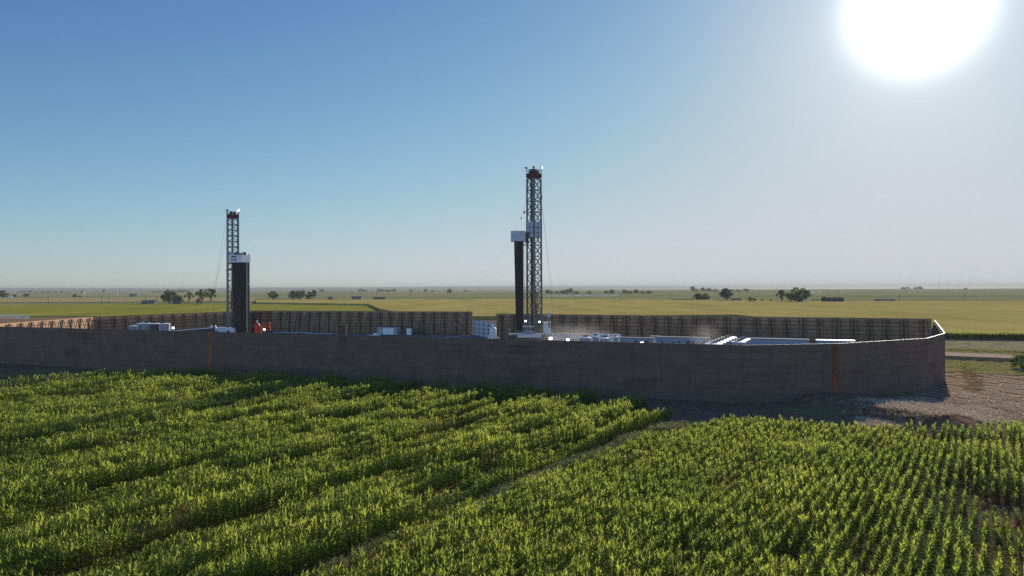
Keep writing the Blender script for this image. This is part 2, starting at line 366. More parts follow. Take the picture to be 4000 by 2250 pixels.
def crop_mat(name, c1, c2, c3):
    m = bpy.data.materials.new(name); m.use_nodes = True
    n, l = m.node_tree.nodes, m.node_tree.links; b = n['Principled BSDF']
    b.inputs['Roughness'].default_value = 1.0; b.inputs['Specular IOR Level'].default_value = 0.0
    geo = n.new('ShaderNodeNewGeometry')
    mp = n.new('ShaderNodeMapping'); mp.inputs['Rotation'].default_value = (0, 0, R(33.2)); mp.inputs['Scale'].default_value = (1, 0.25, 1)
    l.new(geo.outputs['Position'], mp.inputs['Vector'])
    z1 = n.new('ShaderNodeTexNoise'); z1.inputs['Scale'].default_value = 0.03; z1.inputs['Detail'].default_value = 7; z1.inputs['Roughness'].default_value = 0.65
    z2 = n.new('ShaderNodeTexNoise'); z2.inputs['Scale'].default_value = 0.8; z2.inputs['Detail'].default_value = 5
    l.new(mp.outputs[0], z1.inputs['Vector']); l.new(geo.outputs['Position'], z2.inputs['Vector'])
    r = n.new('ShaderNodeValToRGB'); e = r.color_ramp.elements
    e[0].position = 0.3; e[0].color = (*c1, 1); e[1].position = 0.7; e[1].color = (*c3, 1); k = e.new(0.5); k.color = (*c2, 1)
    l.new(z1.outputs['Fac'], r.inputs[0])
    mr = n.new('ShaderNodeMapRange'); mr.inputs[1].default_value = 0.3; mr.inputs[2].default_value = 0.7; mr.inputs[3].default_value = 0.6; mr.inputs[4].default_value = 1.3
    l.new(z2.outputs['Fac'], mr.inputs[0])
    mu = n.new('ShaderNodeVectorMath'); mu.operation = 'SCALE'; l.new(r.outputs[0], mu.inputs[0]); l.new(mr.outputs[0], mu.inputs[3])
    l.new(mu.outputs[0], b.inputs['Base Color'])
    bp = n.new('ShaderNodeBump'); bp.inputs['Strength'].default_value = 0.8; bp.inputs['Distance'].default_value = 0.4
    l.new(z2.outputs['Fac'], bp.inputs['Height']); l.new(bp.outputs[0], b.inputs['Normal'])
    return m
M['crop_corn'] = crop_mat('ripe_corn_canopy', (0.24, 0.205, 0.06), (0.33, 0.265, 0.08), (0.40, 0.31, 0.11))
M['crop_green'] = crop_mat('green_crop', (0.14, 0.165, 0.025), (0.20, 0.20, 0.03), (0.30, 0.23, 0.05))
M['crop_tan'] = crop_mat('tan_crop', (0.22, 0.19, 0.08), (0.29, 0.23, 0.10), (0.33, 0.25, 0.12))
M['hill'] = mat('hill_scrub', (0.035, 0.042, 0.042), 0.95, 0.3, 0.004)

# ------------------------------------------------------------------ ground, hills, pad, road
def sstep(a, b, x):
    t = np.clip((x - a) / (b - a), 0, 1); return t * t * (3 - 2 * t)
def terrain(x, y):
    x = np.asarray(x, float); y = np.asarray(y, float)
    u = x * AX[0] + y * AX[1]; v = x * BX[0] + y * BX[1]
    uc = 117.3 - 0.67 * (v + 12.5)
    ridge = sstep(uc, uc + 3.4, u) * (1 - 0.85 * sstep(uc + 6, uc + 26, u))
    ridge = ridge * sstep(-34, -22, v) * (1 - sstep(-4, 3, v)) * (1 - sstep(140, 165, u))
    rough = 0.05 * np.sin(x * 0.7 + 1.3 * np.sin(y * 0.31)) * np.sin(y * 0.6 + np.sin(x * 0.23))
    near = (1 - sstep(250, 320, y))
    return 1.6 * ridge + rough * near * sstep(-40, -30, v)
def axis(a, b, step, lo, hi):
    c = list(np.arange(a, b + 1e-6, step)); s = step; p = a
    while p > lo: s *= 1.35; p -= s; c.insert(0, max(p, lo))
    s = step; p = b
    while p < hi: s *= 1.35; p += s; c.append(min(p, hi))
    return np.array(c)
xs = axis(-60, 190, 1.6, -15000, 15000); ys = axis(20, 260, 1.6, -1500, 15000)
gx, gy = np.meshgrid(xs, ys); gz = terrain(gx, gy)
nx, ny = len(xs), len(ys)
gv = np.stack([gx.ravel(), gy.ravel(), gz.ravel()], 1)
gf = [(j * nx + i, j * nx + i + 1, (j + 1) * nx + i + 1, (j + 1) * nx + i) for j in range(ny - 1) for i in range(nx - 1)]
gm = bpy.data.meshes.new('ground'); gm.from_pydata(gv.tolist(), [], gf); gm.materials.append(M['ground'])
gm.polygons.foreach_set('use_smooth', [True] * len(gm.polygons))
ground = bpy.data.objects.new('ground', gm); COL.objects.link(ground)
tag(ground, 'flat farmland ground of soil, stubble and distant fields', 'ground', kind='structure')

def hill(name, D, base, amp, seed, label, depth):
    rnd = random.Random(seed); ph = [rnd.uniform(0, 6.28) for _ in range(8)]
    mb = MB(); n = 160; cols = []
    for i in range(n + 1):
        a = -62 + 124 * i / n; x = D * math.tan(R(a)) if abs(a) < 60 else D * math.tan(R(60)) * (1 if a > 0 else -1) * 1.05
        h = base + amp * (0.5 * math.sin(a * 0.13 + ph[0]) + 0.3 * math.sin(a * 0.37 + ph[1]) + 0.12 * math.sin(a * 1.1 + ph[2]) + 0.05 * math.sin(a * 4.1 + ph[3]) + 0.03 * math.sin(a * 9.3 + ph[4]))
        h = max(4.0, h)
        k = len(mb.v)
        for t, f in ((0, -0.02), (0.3, 0.5), (0.6, 0.85), (1.0, 1.0), (1.5, 0.7)):
            mb.v.append((x, D + depth * t, h * f))
        cols.append(k)
    for i in range(n):
        for j in range(4):
            mb.f.append((cols[i] + j, cols[i + 1] + j, cols[i + 1] + j + 1, cols[i] + j + 1))
    o = mb.build(name, M['hill'], None, True); tag(o, label, 'hills', kind='structure')
hill('hills', 9500, 44, 10, 3, 'long low hazy ridge along the horizon', 2500)
hill('terrain', 6200, 13, 6, 8, 'low rise of fields in front of the far ridge', 1200)

PAD = [(-149.5, 197), (-137, 191.8), (38.5, 121), (56, 124), (78, 136), (90, 150.5), (127, 219), (61, 247), (-6, 275), (-16.4, 299), (-114.6, 324), (-149, 257)]
def sheet(name, poly, z, m, label, cat):
    mb = MB(); n = len(poly); mb.v = [(p[0], p[1], z) for p in poly]; mb.f = [tuple(range(n))]
    o = mb.build(name, m); tag(o, label, cat, kind='structure'); return o
pm = MB(); pm.prism([(-0.01 + (x + 4) * 0.975 - 4, 205 + (y - 205) * 0.975) for x, y in PAD], -0.3, 0.30)
tag(pm.build('pad_ground', M['gravel_pad']), 'grey gravel drilling pad floor inside the sound walls', 'pad', kind='structure')

def strip(u0, u1, v0, v1): return [uv(u0, v0), uv(u0, v1), uv(u1, v1), uv(u1, v0)]
# right of the wall: verge, track, cover crop, running along v
sheet('verge', strip(192, 222, -16, 60), 0.06, M['verge'], 'dry green verge below the dirt road at right', 'verge')
rb = MB()
prof = [(222.5, -0.05), (226.5, 0.9), (238, 0.95), (241.5, -0.05)]
for i in range(3):
    (ua, za), (ub, zb) = prof[i], prof[i + 1]
    if i == 1: continue
    a, b2, c, d = uv(ua, -11), uv(ua, 190), uv(ub, 190), uv(ub, -11)
    rb.quad((*a, za), (*b2, za), (*c, zb), (*d, zb))
tag(rb.build('road_bank', M['bank']), 'dark soil bank along the near side of the dirt road', 'bank', kind='structure')
rd = MB()
for k in range(24):
    va, vb = -11 + k * 8.4, -2.6 + k * 8.4
    w0 = 0.3 * math.sin(k * 0.8); w1 = 0.3 * math.sin((k + 1) * 0.8)
    a, b2, c, d = uv(226.5 + w0, va), uv(226.5 + w1, vb), uv(238, vb), uv(238, va)
    rd.quad((*a, 0.92), (*b2, 0.92), (*c, 0.96), (*d, 0.96))
tag(rd.build('dirt_road', M['road']), 'pale dirt road passing right of the wall', 'road', kind='structure')
sheet('grass_strip', strip(242, 257, -11, 190), 0.03, M['verge'], 'narrow grassy strip beyond the dirt road', 'verge')
sheet('cover_field', strip(262, 316, -12, 220), 0.02, M['olive'], 'pale olive low field between the road and the tall corn', 'field')

# ------------------------------------------------------------------ far crop fields (raised canopies)
def P(px, D): return (X(px, D), D)
def crop_slab(name, poly, z, m, label, cat):
    mb = MB(); mb.prism(poly, -0.1, z); o = mb.build(name, m); tag(o, label, cat, kind='stuff'); return o
crop_slab('corn_field', [P(4400, 255), P(3700, 267), P(3300, 330), P(2870, 455), P(2560, 450), P(2000, 442), P(1845, 445), P(1600, 470),
                         P(1481, 626), P(1438, 815), P(1000, 925), P(1000, 1130), P(2000, 1160), P(2700, 1010), P(3300, 880), P(4400, 850)], 2.3,
          M['crop_corn'], 'wide ripening yellow green cornfield beyond the far wall', 'cornfield')
crop_slab('green_field', [P(1475, 600), P(1432, 800), P(1000, 905), P(500, 930), P(-400, 900), P(-400, 520), P(300, 520), P(700, 480), P(1300, 430)], 0.5,
          M['crop_green'], 'bright green low crop field beyond the left far wall', 'field')
crop_slab('tan_field', [P(995, 1080), P(995, 1650), P(-400, 1700), P(-400, 1080)], 0.8, M['crop_tan'], 'tan grain field behind the bright green crop', 'field')

# ------------------------------------------------------------------ sound walls
WH = 9.75
def sound_wall(label, p0, p1, inside, h=WH, name='sound_wall', face=('wall_out', 'wall_in'), posts=True, cap='cap_shaded', step=4.88, group='sound walls round the drilling pad'):
    """run from p0 to p1; inside = +1 when the pad lies on the +y side of the run's own axis"""
    d = Vector((p1[0] - p0[0], p1[1] - p0[1])); L = d.length; rz = math.atan2(d.y, d.x)
    t = thing(name, label, 'sound wall', (p0[0], p0[1], 0), rz, group)
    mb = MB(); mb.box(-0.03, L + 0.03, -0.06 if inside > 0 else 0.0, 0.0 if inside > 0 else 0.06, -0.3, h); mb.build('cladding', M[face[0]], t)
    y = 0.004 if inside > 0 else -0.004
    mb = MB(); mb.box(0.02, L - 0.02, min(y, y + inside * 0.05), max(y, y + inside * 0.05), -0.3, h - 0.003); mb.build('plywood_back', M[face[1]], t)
    mb = MB(); mb.box(0, L, -0.065, 0.065, h + 0.003, h + 0.06); mb.build('cap', M[cap], t)
    if posts:
        n = max(2, int(round(L / step)))
        for z in (0.6, 1.9, 3.2, 4.5, 5.8, 7.1, 8.4):
            g = MB(); g.box(0.05, L - 0.05, min(inside * 0.06, inside * 0.16), max(inside * 0.06, inside * 0.16), z, z + 0.13); g.build('girt', M['rust_post'], t)
        rnd = random.Random(int(L * 100))
        for i in range(n):
            x = (i + 0.5) * L / n + rnd.uniform(-0.3, 0.3)
            g = MB(); g.box(x - 0.16, x + 0.16, min(inside * 0.17, inside * 0.55), max(inside * 0.17, inside * 0.55), 0, h - 0.25); g.build('post', M['rust_post'], t)
            for s in (-1, 1):
                k = MB(); xx = x + s * (0.95 + rnd.uniform(-.2, .25))
                k.beam((xx, inside * 0.25, h - 0.4), (xx + s * 0.1, inside * 2.6, 0.2), 0.2); k.build('brace', M['rust_post'], t)
    return t
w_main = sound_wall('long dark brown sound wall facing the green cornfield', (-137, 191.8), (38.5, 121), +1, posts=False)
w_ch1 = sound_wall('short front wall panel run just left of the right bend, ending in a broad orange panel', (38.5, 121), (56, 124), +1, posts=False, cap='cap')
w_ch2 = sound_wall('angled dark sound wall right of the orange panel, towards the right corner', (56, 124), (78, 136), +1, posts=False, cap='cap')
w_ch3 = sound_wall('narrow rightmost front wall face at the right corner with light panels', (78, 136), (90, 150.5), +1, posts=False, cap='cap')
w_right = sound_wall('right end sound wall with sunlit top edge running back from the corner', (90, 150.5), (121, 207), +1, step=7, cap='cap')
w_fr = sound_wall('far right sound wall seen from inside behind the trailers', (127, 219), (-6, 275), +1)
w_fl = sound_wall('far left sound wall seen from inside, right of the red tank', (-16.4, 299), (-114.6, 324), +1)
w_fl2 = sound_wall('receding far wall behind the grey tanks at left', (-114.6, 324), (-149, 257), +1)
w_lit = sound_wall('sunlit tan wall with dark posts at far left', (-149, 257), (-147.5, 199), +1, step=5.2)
w_gate = sound_wall('pale grey panel gate filling the gap in the far wall', (-6.2, 276), (-16.2, 298), +1, h=6.4, name='panel_gate', face=('pale_panel', 'pale_panel'), posts=False, group='gates in the sound walls')
w_gate['category'] = 'gate'
for i in range(5):
    L = math.hypot(10, 22); g = MB(); x = (i + 0.5) * L / 5
    g.box(x - 0.08, x + 0.08, 0.06, 0.2, 0, 6.3); g.build('post', M['dark_steel'], w_gate)
for z in (1.6, 3.2, 4.8):
    g = MB(); g.box(0.1, math.hypot(10, 22) - 0.1, 0.21, 0.28, z, z + 0.1); g.build('rail', M['dark_steel'], w_gate)

def on_wall(t, p0, p1, px):
    """distance along the run that is seen over image column px"""
    k = (px - 2000) / FPX; dx, dy = p1[0] - p0[0], p1[1] - p0[1]
    s = (k * p0[1] - p0[0]) / (dx - k * dy); return s * math.hypot(dx, dy), p0[1] + s * dy
def wall_patch(t, p0, p1, px0, px1, y0, y1, m, name, side=-1, off=0.09, th=0.02, label=None):
    a, D = on_wall(t, p0, p1, px0); b, D2 = on_wall(t, p0, p1, px1); D = (D + D2) / 2; pm_ = (px0 + px1) / 2
    z1, z0 = min(WH - 0.02, Z(pm_, y0, D)), max(-0.2, Z(pm_, y1, D))
    a, b = min(a, b), max(a, b)
    mb = MB(); mb.box(a, b, min(side * off, side * (off + th)), max(side * off, side * (off + th)), z0, z1)
    o = mb.build(name, M[m], t)
    if label: o['label'] = label
MAINP = ((-137, 191.8), (38.5, 121))
wall_patch(w_main, *MAINP, 814, 827, 1294, 1462, 'orange_panel', 'orange_panel', label='narrow rusty orange panel')
for (a, b, c, d) in ((1988, 2098, 1347, 1384), (1990, 2098, 1438, 1486), (262, 364, 1299, 1322), (255, 310, 1354, 1396), (1130, 1300, 1440, 1470), (1325, 1350, 1316, 1334), (2440, 2560, 1480, 1520)):
    wall_patch(w_main, *MAINP, a, b, c, d, 'wall_patch', 'patch_panel')
wall_patch(w_ch1, (38.5, 121), (56, 124), 3249, 3273, 1345, 1556, 'orange_dull', 'orange_panel', label='tall orange panel')
wall_patch(w_ch3, (78, 136), (90, 150.5), 3628, 3650, 1420, 1452, 'wall_patch', 'patch_panel')
wall_patch(w_ch3, (78, 136), (90, 150.5), 3646, 3668, 1456, 1500, 'wall_patch', 'patch_panel')
wall_patch(w_fl, (-16.4, 299), (-114.6, 324), 1034, 1046, 1214, 1296, 'orange_panel', 'orange_panel', side=1, off=0.57, label='rusty orange panel')
for (a, b, c, d) in ((1806, 1822, 1225, 1243), (1792, 1820, 1240, 1264), (1776, 1800, 1262, 1279), (1766, 1782, 1280, 1293)):
    D = 302; mb = MB()
    s0, D0 = on_wall(w_fl, (-16.4, 299), (-114.6, 324), a); s1, D1 = on_wall(w_fl, (-16.4, 299), (-114.6, 324), b)
    mb.beam((s0, 0.75, Z(a, c, D0)), (s1, 0.75, Z(b, d, D1)), 0.12); mb.build('pale_bar', M['steel_white'], w_fl)  # thin pale slanting bar just in front of the wall

# ------------------------------------------------------------------ drilling rigs
def lattice(t, w0, w1, z0, z1, nb, name_leg='mast_leg', leg=0.38, br=0.2):
    cs = [(1, 1), (-1, 1), (-1, -1), (1, -1)]
    def pt(c, z):
        w = w0 + (w1 - w0) * (z - z0) / (z1 - z0); return (c[0] * w / 2, c[1] * w / 2, z)
    for c in cs:
        m = MB(); m.beam(pt(c, z0), pt(c, z1), leg); m.build(name_leg, M['mast'], t)
    zs = [z0 + (z1 - z0) * i / nb for i in range(nb + 1)]
    for k in range(4):
        a, b = cs[k], cs[(k + 1) % 4]; m = MB()
        for i in range(nb):
            m.beam(pt(a, zs[i + 1]), pt(b, zs[i + 1]), br)
            if i % 2: m.beam(pt(a, zs[i]), pt(b, zs[i + 1]), br)
            else: m.beam(pt(b, zs[i]), pt(a, zs[i + 1]), br)
        m.build('bracing', M['mast'], t)
def floodlight(t, p, lit):
    m = MB(); m.box(p[0] - .3, p[0] + .3, p[1] - .2, p[1] + .2, p[2] - .25, p[2] + .25); m.beam((p[0], p[1], p[2] - 1.2), (p[0], p[1], p[2] - .25), .1)
    o = m.build('floodlight', M['dark_steel'], t)
    g = MB(); g.box(p[0] - .24, p[0] + .24, p[1] - .26, p[1] - .204, p[2] - .2, p[2] + .2)
    g.build('lens', M['lamp'] if lit else M['panel_grey'], o)
def railing(t, pts, h=1.1, n=4, m='steel_white', w=0.07):
    mb = MB()
    for a, b in zip(pts[:-1], pts[1:]):
        a, b = Vector(a), Vector(b)
        for hh in (h, h * 0.5): mb.beam(a + Vector((0, 0, hh)), b + Vector((0, 0, hh)), w)
        for i in range(n + 1):
            p = a.lerp(b, i / n); mb.beam(p, p + Vector((0, 0, h)), w)
    mb.build('railing', M[m], t)
def pipes(t, x0, x1, y0, y1, z0, z1, lean=0.0, step=0.19):
    m = MB(); nxp = int((x1 - x0) / step); nyp = int((y1 - y0) / step)
    rnd = random.Random(5)
    for i in range(nxp + 1):
        for j in range(nyp + 1):
            if 1 < i < nxp - 1 and 1 < j < nyp - 1: continue
            x, y = x0 + i * step, y0 + j * step
            m.tube([(x * (1 - lean), y * (1 - lean * .5), z0), (x, y, z1 + rnd.uniform(-.1, .9))], 0.075, 5)
    m.build('racked_pipes', M['pipe_steel'], t)

def rig(px, D, ytop, w, rz, label, bays, floor_z):
    zc = Z(px, ytop, D)                           # underside of the crown
    t = thing('drilling_rig', label, 'drilling rig', (X(px, D), D, 0.3), 0, 'drilling rigs on the pad')
    mt = thing('mast', None, None, (0, 0, 0), rz); mt.parent = t
    cs = [(1, 1), (-1, 1), (-1, -1), (1, -1)]
    lattice(mt, w * 1.06, w, floor_z, zc - .3, bays)
    m = MB()                                       # crown block with sheaves
    m.box(-w / 2 - .2, w / 2 + .2, -w / 2 - .2, w / 2 + .2, zc, zc + 1.3)
    m.build('crown_frame', M['crown_red'], mt)
    m = MB()
    for s in (-.8, -.3, .3, .8):
        n0 = len(m.v)
        for j in range(14):
            a = 2 * PI * j / 14
            for q in (-.1, .1): m.v.append((s + q, .75 * math.cos(a), zc + 1.75 + .75 * math.sin(a)))
        for j in range(14):
            a, b = n0 + 2 * j, n0 + 2 * ((j + 1) % 14); m.f.append((a, b, b + 1, a + 1))
        m.f.append(tuple(n0 + 2 * j for j in range(14))); m.f.append(tuple(n0 + 2 * j + 1 for j in range(14))[::-1])
    m.box(-1.1, 1.1, -.15, .15, zc + 1.6, zc + 1.9); m.box(-.9, -.5, -1.1, .9, zc + 1.31, zc + 2.4); m.box(.5, .95, -.9, 1.1, zc + 1.31, zc + 2.2)
    m.build('sheave_block', M['crown_red'], mt)
    q = w / 2 + .15
    railing(mt, [(-q, -q, zc + 1.31), (q, -q, zc + 1.31), (q, q, zc + 1.31), (-q, q, zc + 1.31), (-q, -q, zc + 1.31)], 1.0, 3, 'mast', .09)
    for i, (a, b) in enumerate(((-1, -1), (1, -1), (1, 1), (-1, 1))):
        floodlight(mt, (a * q, b * q, zc + 2.75 + .2 * (i % 2)), i in (1, 2))
    # guide rail, ladder and hoist lines inside the mast
    m = MB(); m.box(-.25, .25, w / 2 - .6, w / 2 - .14, floor_z, zc - .1); m.build('guide_rail', M['dark_steel'], mt)
    m = MB()
    for xx in (-.5, -.2, .2, .5): m.beam((xx, 0, floor_z + 12), (xx, 0, zc + 2), .05)
    m.build('hoist_line', M['dark_steel'], mt)
    m = MB()
    for xx in (-.25, .25): m.beam((w / 2 + .2, xx, floor_z), (w / 2 + .2, xx, zc + 1.7), .07)
    for i in range(70): m.beam((w / 2 + .2, -.25, floor_z + i * .6), (w / 2 + .2, .25, floor_z + i * .6), .05)
    m.build('ladder', M['mast'], mt)
    m = MB(); m.box(-.7, .7, -.6, .6, 12.0, 15.0); m.tube([(0, 0, 8.5), (0, 0, 12)], .3, 8); m.box(-.45, .45, -.75, .75, 15, 18.2); m.tube([(0.5, 0, 18), (1.0, -.3, 14), (.5, -.2, 10)], .12, 6)
    m.build('top_drive', M['top_drive'], t)
    return t, mt, zc

# rig in the middle
rg, rmast, zc = rig(2087, 205, 700, 2.75, R(42), 'tall lattice drilling rig in the middle with red crown and pipe rack on its left', 14, 6.4)
D2 = 205.0
def rx(px): return X(px, D2) - X(2087, D2)
def rzv(y): return Z(2087, y, D2) - 0.3
m = MB()                                            # windbreak panels round the racking board
w2 = 1.55
for a in range(4):
    c, s = math.cos(R(42) + a * PI / 2), math.sin(R(42) + a * PI / 2)
    if a in (1,): continue
    def pp(x, y, z): return (x * c - y * s, x * s + y * c, z)
    m.quad(pp(-w2, -w2, rzv(930)), pp(w2, -w2, rzv(930)), pp(w2, -w2, rzv(868)), pp(-w2, -w2, rzv(868)))
    m.quad(pp(-w2, -w2 + .06, rzv(930)), pp(-w2, -w2 + .06, rzv(868)), pp(w2, -w2 + .06, rzv(868)), pp(w2, -w2 + .06, rzv(930)))
m.build('windbreak_panel', M['panel_grey'], rg)
m = MB()
for a in (0, 3):
    c, s = math.cos(R(42) + a * PI / 2), math.sin(R(42) + a * PI / 2)
    for x in (-w2, 0, w2): m.beam((x * c + (w2 + .05) * s, x * s - (w2 + .05) * c, rzv(931)), (x * c + (w2 + .05) * s, x * s - (w2 + .05) * c, rzv(867)), .09)
    for y in (889, 910, 930): m.beam((-w2 * c + (w2 + .05) * s, -w2 * s - (w2 + .05) * c, rzv(y)), (w2 * c + (w2 + .05) * s, w2 * s - (w2 + .05) * c, rzv(y)), .09)
m.build('windbreak_frame', M['dark_steel'], rg)
m = MB(); m.box(rx(1996), rx(2053), -1.7, 1.6, rzv(943), rzv(903)); m.build('racking_board', M['panel_grey'], rg)
m = MB(); m.box(rx(2053), rx(2066), -1.0, 1.0, rzv(950), rzv(908)); m.beam((rx(2025), -.5, rzv(945)), (rx(2062), -.5, rzv(962)), .2); m.beam((rx(2040), .5, rzv(957)), (rx(2062), .5, rzv(957)), .18)
m.build('board_bracket', M['dark_steel'], rg)
m = MB(); rnd = random.Random(2)
for i in range(11):
    for j in range(9):
        xt = rx(2010) + i * (rx(2043) - rx(2010)) / 10; xb = rx(2017) + i * (rx(2043) - rx(2017)) / 10
        m.tube([(xb, -1.1 + j * .26, 6.6), (xt, -1.2 + j * .28, rzv(940))], 0.115, 5)
m.build('racked_pipes', M['pipe_steel'], rg)
m = MB(); m.beam((rx(2047), -.9, 6.5), (rx(2046), -.9, rzv(943)), .09); m.beam((rx(2049), .3, 6.5), (rx(2048), .3, rzv(943)), .07); m.build('rack_line', M['steel_grey'], rg)
m = MB(); m.box(rx(1985), rx(2150), -4.5, 5, 5.4, 6.1); m.build('drill_floor', M['dark_steel'], rg)
m = MB(); m.box(rx(2020), rx(2112), -4.75, -4.503, 5.45, 6.3); m.build('floor_edge', M['steel_white'], rg)
for xx in (rx(2000), rx(2060), rx(2140)):
    for yy in (-3.8, 4.2): m = MB(); m.beam((xx, yy, -.2), (xx, yy, 5.4), .5); m.build('floor_leg', M['dark_steel'], rg)
for xx in (rx(2000), rx(2060)):
    m = MB(); m.beam((xx, -3.8, 0), (xx + 4, -3.8, 5.4), .3); m.build('floor_brace', M['dark_steel'], rg)
railing(rg, [(rx(2012), -4.6, 6.15), (rx(2112), -4.6, 6.15)], 1.15, 8, 'steel_grey', .08)
railing(rg, [(rx(1990), -4.0, 6.15), (rx(1990), 4.8, 6.15)], 1.15, 4, 'steel_grey', .08)
m = MB(); m.box(rx(2043), rx(2082), -2.6, 1.2, 6.15, rzv(1276)); dg = m.build('doghouse', M['doghouse'], rg)
m = MB()
for k in range(3): m.box(rx(2045) + k * .95, rx(2045) + k * .95 + .75, -2.64, -2.604, 7.2, 8.7)
m.build('window', M['glass'], dg)
m = MB(); m.box(rx(2040), rx(2085), -2.9, 1.5, rzv(1275), rzv(1272)); m.build('roof', M['steel_white'], dg)
m = MB(); m.box(rx(2121), rx(2150), -2.2, 1.0, 6.15, rzv(1258)); db = m.build('driller_cabin', M['steel_white'], rg)
m = MB(); m.box(rx(2141), rx(2146), -2.24, -2.204, 8.0, 10.2); m.build('window', M['glass'], db)
m = MB(); m.box(rx(2134), rx(2150), -2.3, -2.21, 11.0, 12.2); m.build('panel', M['steel_grey'], db)
railing(rg, [(rx(2133), -2.3, rzv(1270)), (rx(2150), -2.3, rzv(1270)), (rx(2150), .8, rzv(1270))], 1.2, 3, 'yellow_paint', .09)
m = MB(); m.beam((rx(2136), 0, rzv(1258)), (rx(2141), 0, rzv(1237)), .1); m.beam((rx(2141), 0, rzv(1237)), (rx(2152), 0, rzv(1256)), .14); m.build('jib', M['steel_grey'], rg)
for (xa, xb, yy, mm) in ((2128, 2158, -5.4, 'yellow_paint'), (2150, 2186, -1.0, 'steel_white')):   # stairs down from the floor
    s = MB()
    a, b = Vector((rx(xa), yy, 6.1)), Vector((rx(xb), yy, 2.2))
    for q in (0, 1.2):
        s.beam(a + Vector((0, q, 0)), b + Vector((0, q, 0)), .16)
        for hh in (.55, 1.1): s.beam(a + Vector((0, q, hh)), b + Vector((0, q, hh)), .1)
        for k in range(5):
            p = a.lerp(b, k / 4) + Vector((0, q, 0)); s.beam(p, p + Vector((0, 0, 1.1)), .08)
    for k in range(12):
        p = a.lerp(b, k / 12); s.box(p.x - .15, p.x + .15, yy, yy + 1.2, p.z - .03, p.z + .03)
    s.build('stair', M[mm], rg)
def cable(t, pts, r=0.03):
    m = MB(); m.tube(pts, r, 4); m.build('guy_line', M['dark_steel'], t)
cable(rg, [(rx(2114), 0, rzv(770)), (rx(2128), 0, rzv(900)), (rx(2160), -2, rzv(1240)), (rx(2166), -3, rzv(1320))])
cable(rg, [(rx(2114), 1, rzv(770)), (rx(2132), 1.5, rzv(900)), (rx(2166), 3, rzv(1180)), (rx(2190), 5, rzv(1330))], .022)
cable(rg, [(rx(1998), 0, rzv(940)), (rx(1940), 2, rzv(1010)), (rx(1870), 8, rzv(1120)), (rx(1800), 14, rzv(1240))], .012)
cable(rg, [(rx(2060), 0, rzv(765)), (rx(2037), 0, rzv(850)), (rx(2015), 0, rzv(903))], .022)
m = MB(); m.beam((rx(2046), 0, rzv(826)), (rx(2062), 0, rzv(825)), .16); m.ball((rx(2049), 0, rzv(830)), (.25, .25, .4)); m.build('tugger_arm', M['dark_steel'], rg)
m = MB(); m.ball((rx(2038), 0, rzv(851)), (.16, .16, .4)); m.build('hook', M['dark_steel'], rg)
m = MB(); m.box(rx(2115), rx(2119), -.3, .3, rzv(778), rzv(765)); m.build('junction_box', M['dark_steel'], rg)
for (p, y) in ((2052, 1252), (2105, 1255)):
    floodlight(rg, (rx(p), -3.2, rzv(y)), True)

# rig at left, number 518 on its racking board
r1, m1, zc1 = rig(910, 262, 856, 3.5, R(27), 'left drilling rig with the white 518 board and a thick dark pipe stack', 20, 4.0)
D1 = 262.0
def qx(px): return X(px, D1) - X(910, D1)
def qz(y): return Z(910, y, D1) - 0.3
bd = thing('racking_board', None, None, (0, 0, 0), 0); bd.parent = r1
fx0, fx1, fx2 = qx(904), qx(958), qx(977)
zb0, zb1 = qz(1026), qz(997)
m = MB(); m.prism([(fx0, -2.6), (fx1, -3.2), (fx2, 0.4), (fx0 + .6, 1.2)], zb0, zb1); m.build('board_wall', M['steel_white'], bd)
m = MB(); rnd = random.Random(9)
for i in range(26):
    x = qx(922) + rnd.random() * (qx(972) - qx(922)); yv = -2.4 + rnd.random() * 2.5
    m = MB(); m.tube([(x, yv, zb1), (x, yv, zb1 + rnd.uniform(.4, 1.3))], .16, 5); m.build('pipe_top', M['dark_steel'], bd)
def text_mesh(name, txt, size, m, parent, loc, rz):
    cu = bpy.data.curves.new(name, 'FONT'); cu.body = txt; cu.size = size; cu.extrude = 0.01; cu.align_x = 'CENTER'; cu.align_y = 'CENTER'; cu.offset = 0.03
    tmp = bpy.data.objects.new(name, cu); COL.objects.link(tmp)
    bpy.context.view_layer.update()
    dg_ = bpy.context.evaluated_depsgraph_get()
    me = bpy.data.meshes.new_from_object(tmp.evaluated_get(dg_)); bpy.data.objects.remove(tmp); bpy.data.curves.remove(cu)
    me.materials.clear(); me.materials.append(m)
    o = bpy.data.objects.new(name, me); COL.objects.link(o); o.parent = parent; o.location = loc; o.rotation_euler = (PI / 2, 0, rz); return o
fang = math.atan2(-0.6, fx1 - fx0)
fn = Vector((math.sin(fang), -math.cos(fang), 0))
pf = Vector((fx0, -2.6, 0)).lerp(Vector((fx1, -3.2, 0)), 0.40) + fn * 0.03
text_mesh('number', '518', 1.35, M['sign_blue'], bd, (pf.x, pf.y, zb0 + (zb1 - zb0) * .36), fang)
m = MB(); dv = Vector((math.cos(fang), math.sin(fang), 0))
a = pf - dv * .9; b = pf + dv * .9; z0s, z1s = zb0 + (zb1 - zb0) * .70, zb0 + (zb1 - zb0) * .86
m.quad((a.x, a.y, z0s), (b.x, b.y, z0s), (b.x, b.y, z1s), (a.x, a.y, z1s)); m.quad((a.x - fn.x * .02, a.y - fn.y * .02, z0s), (a.x - fn.x * .02, a.y - fn.y * .02, z1s), (b.x - fn.x * .02, b.y - fn.y * .02, z1s), (b.x - fn.x * .02, b.y - fn.y * .02, z0s))
m.build('sign_bar', M['sign_blue'], bd)
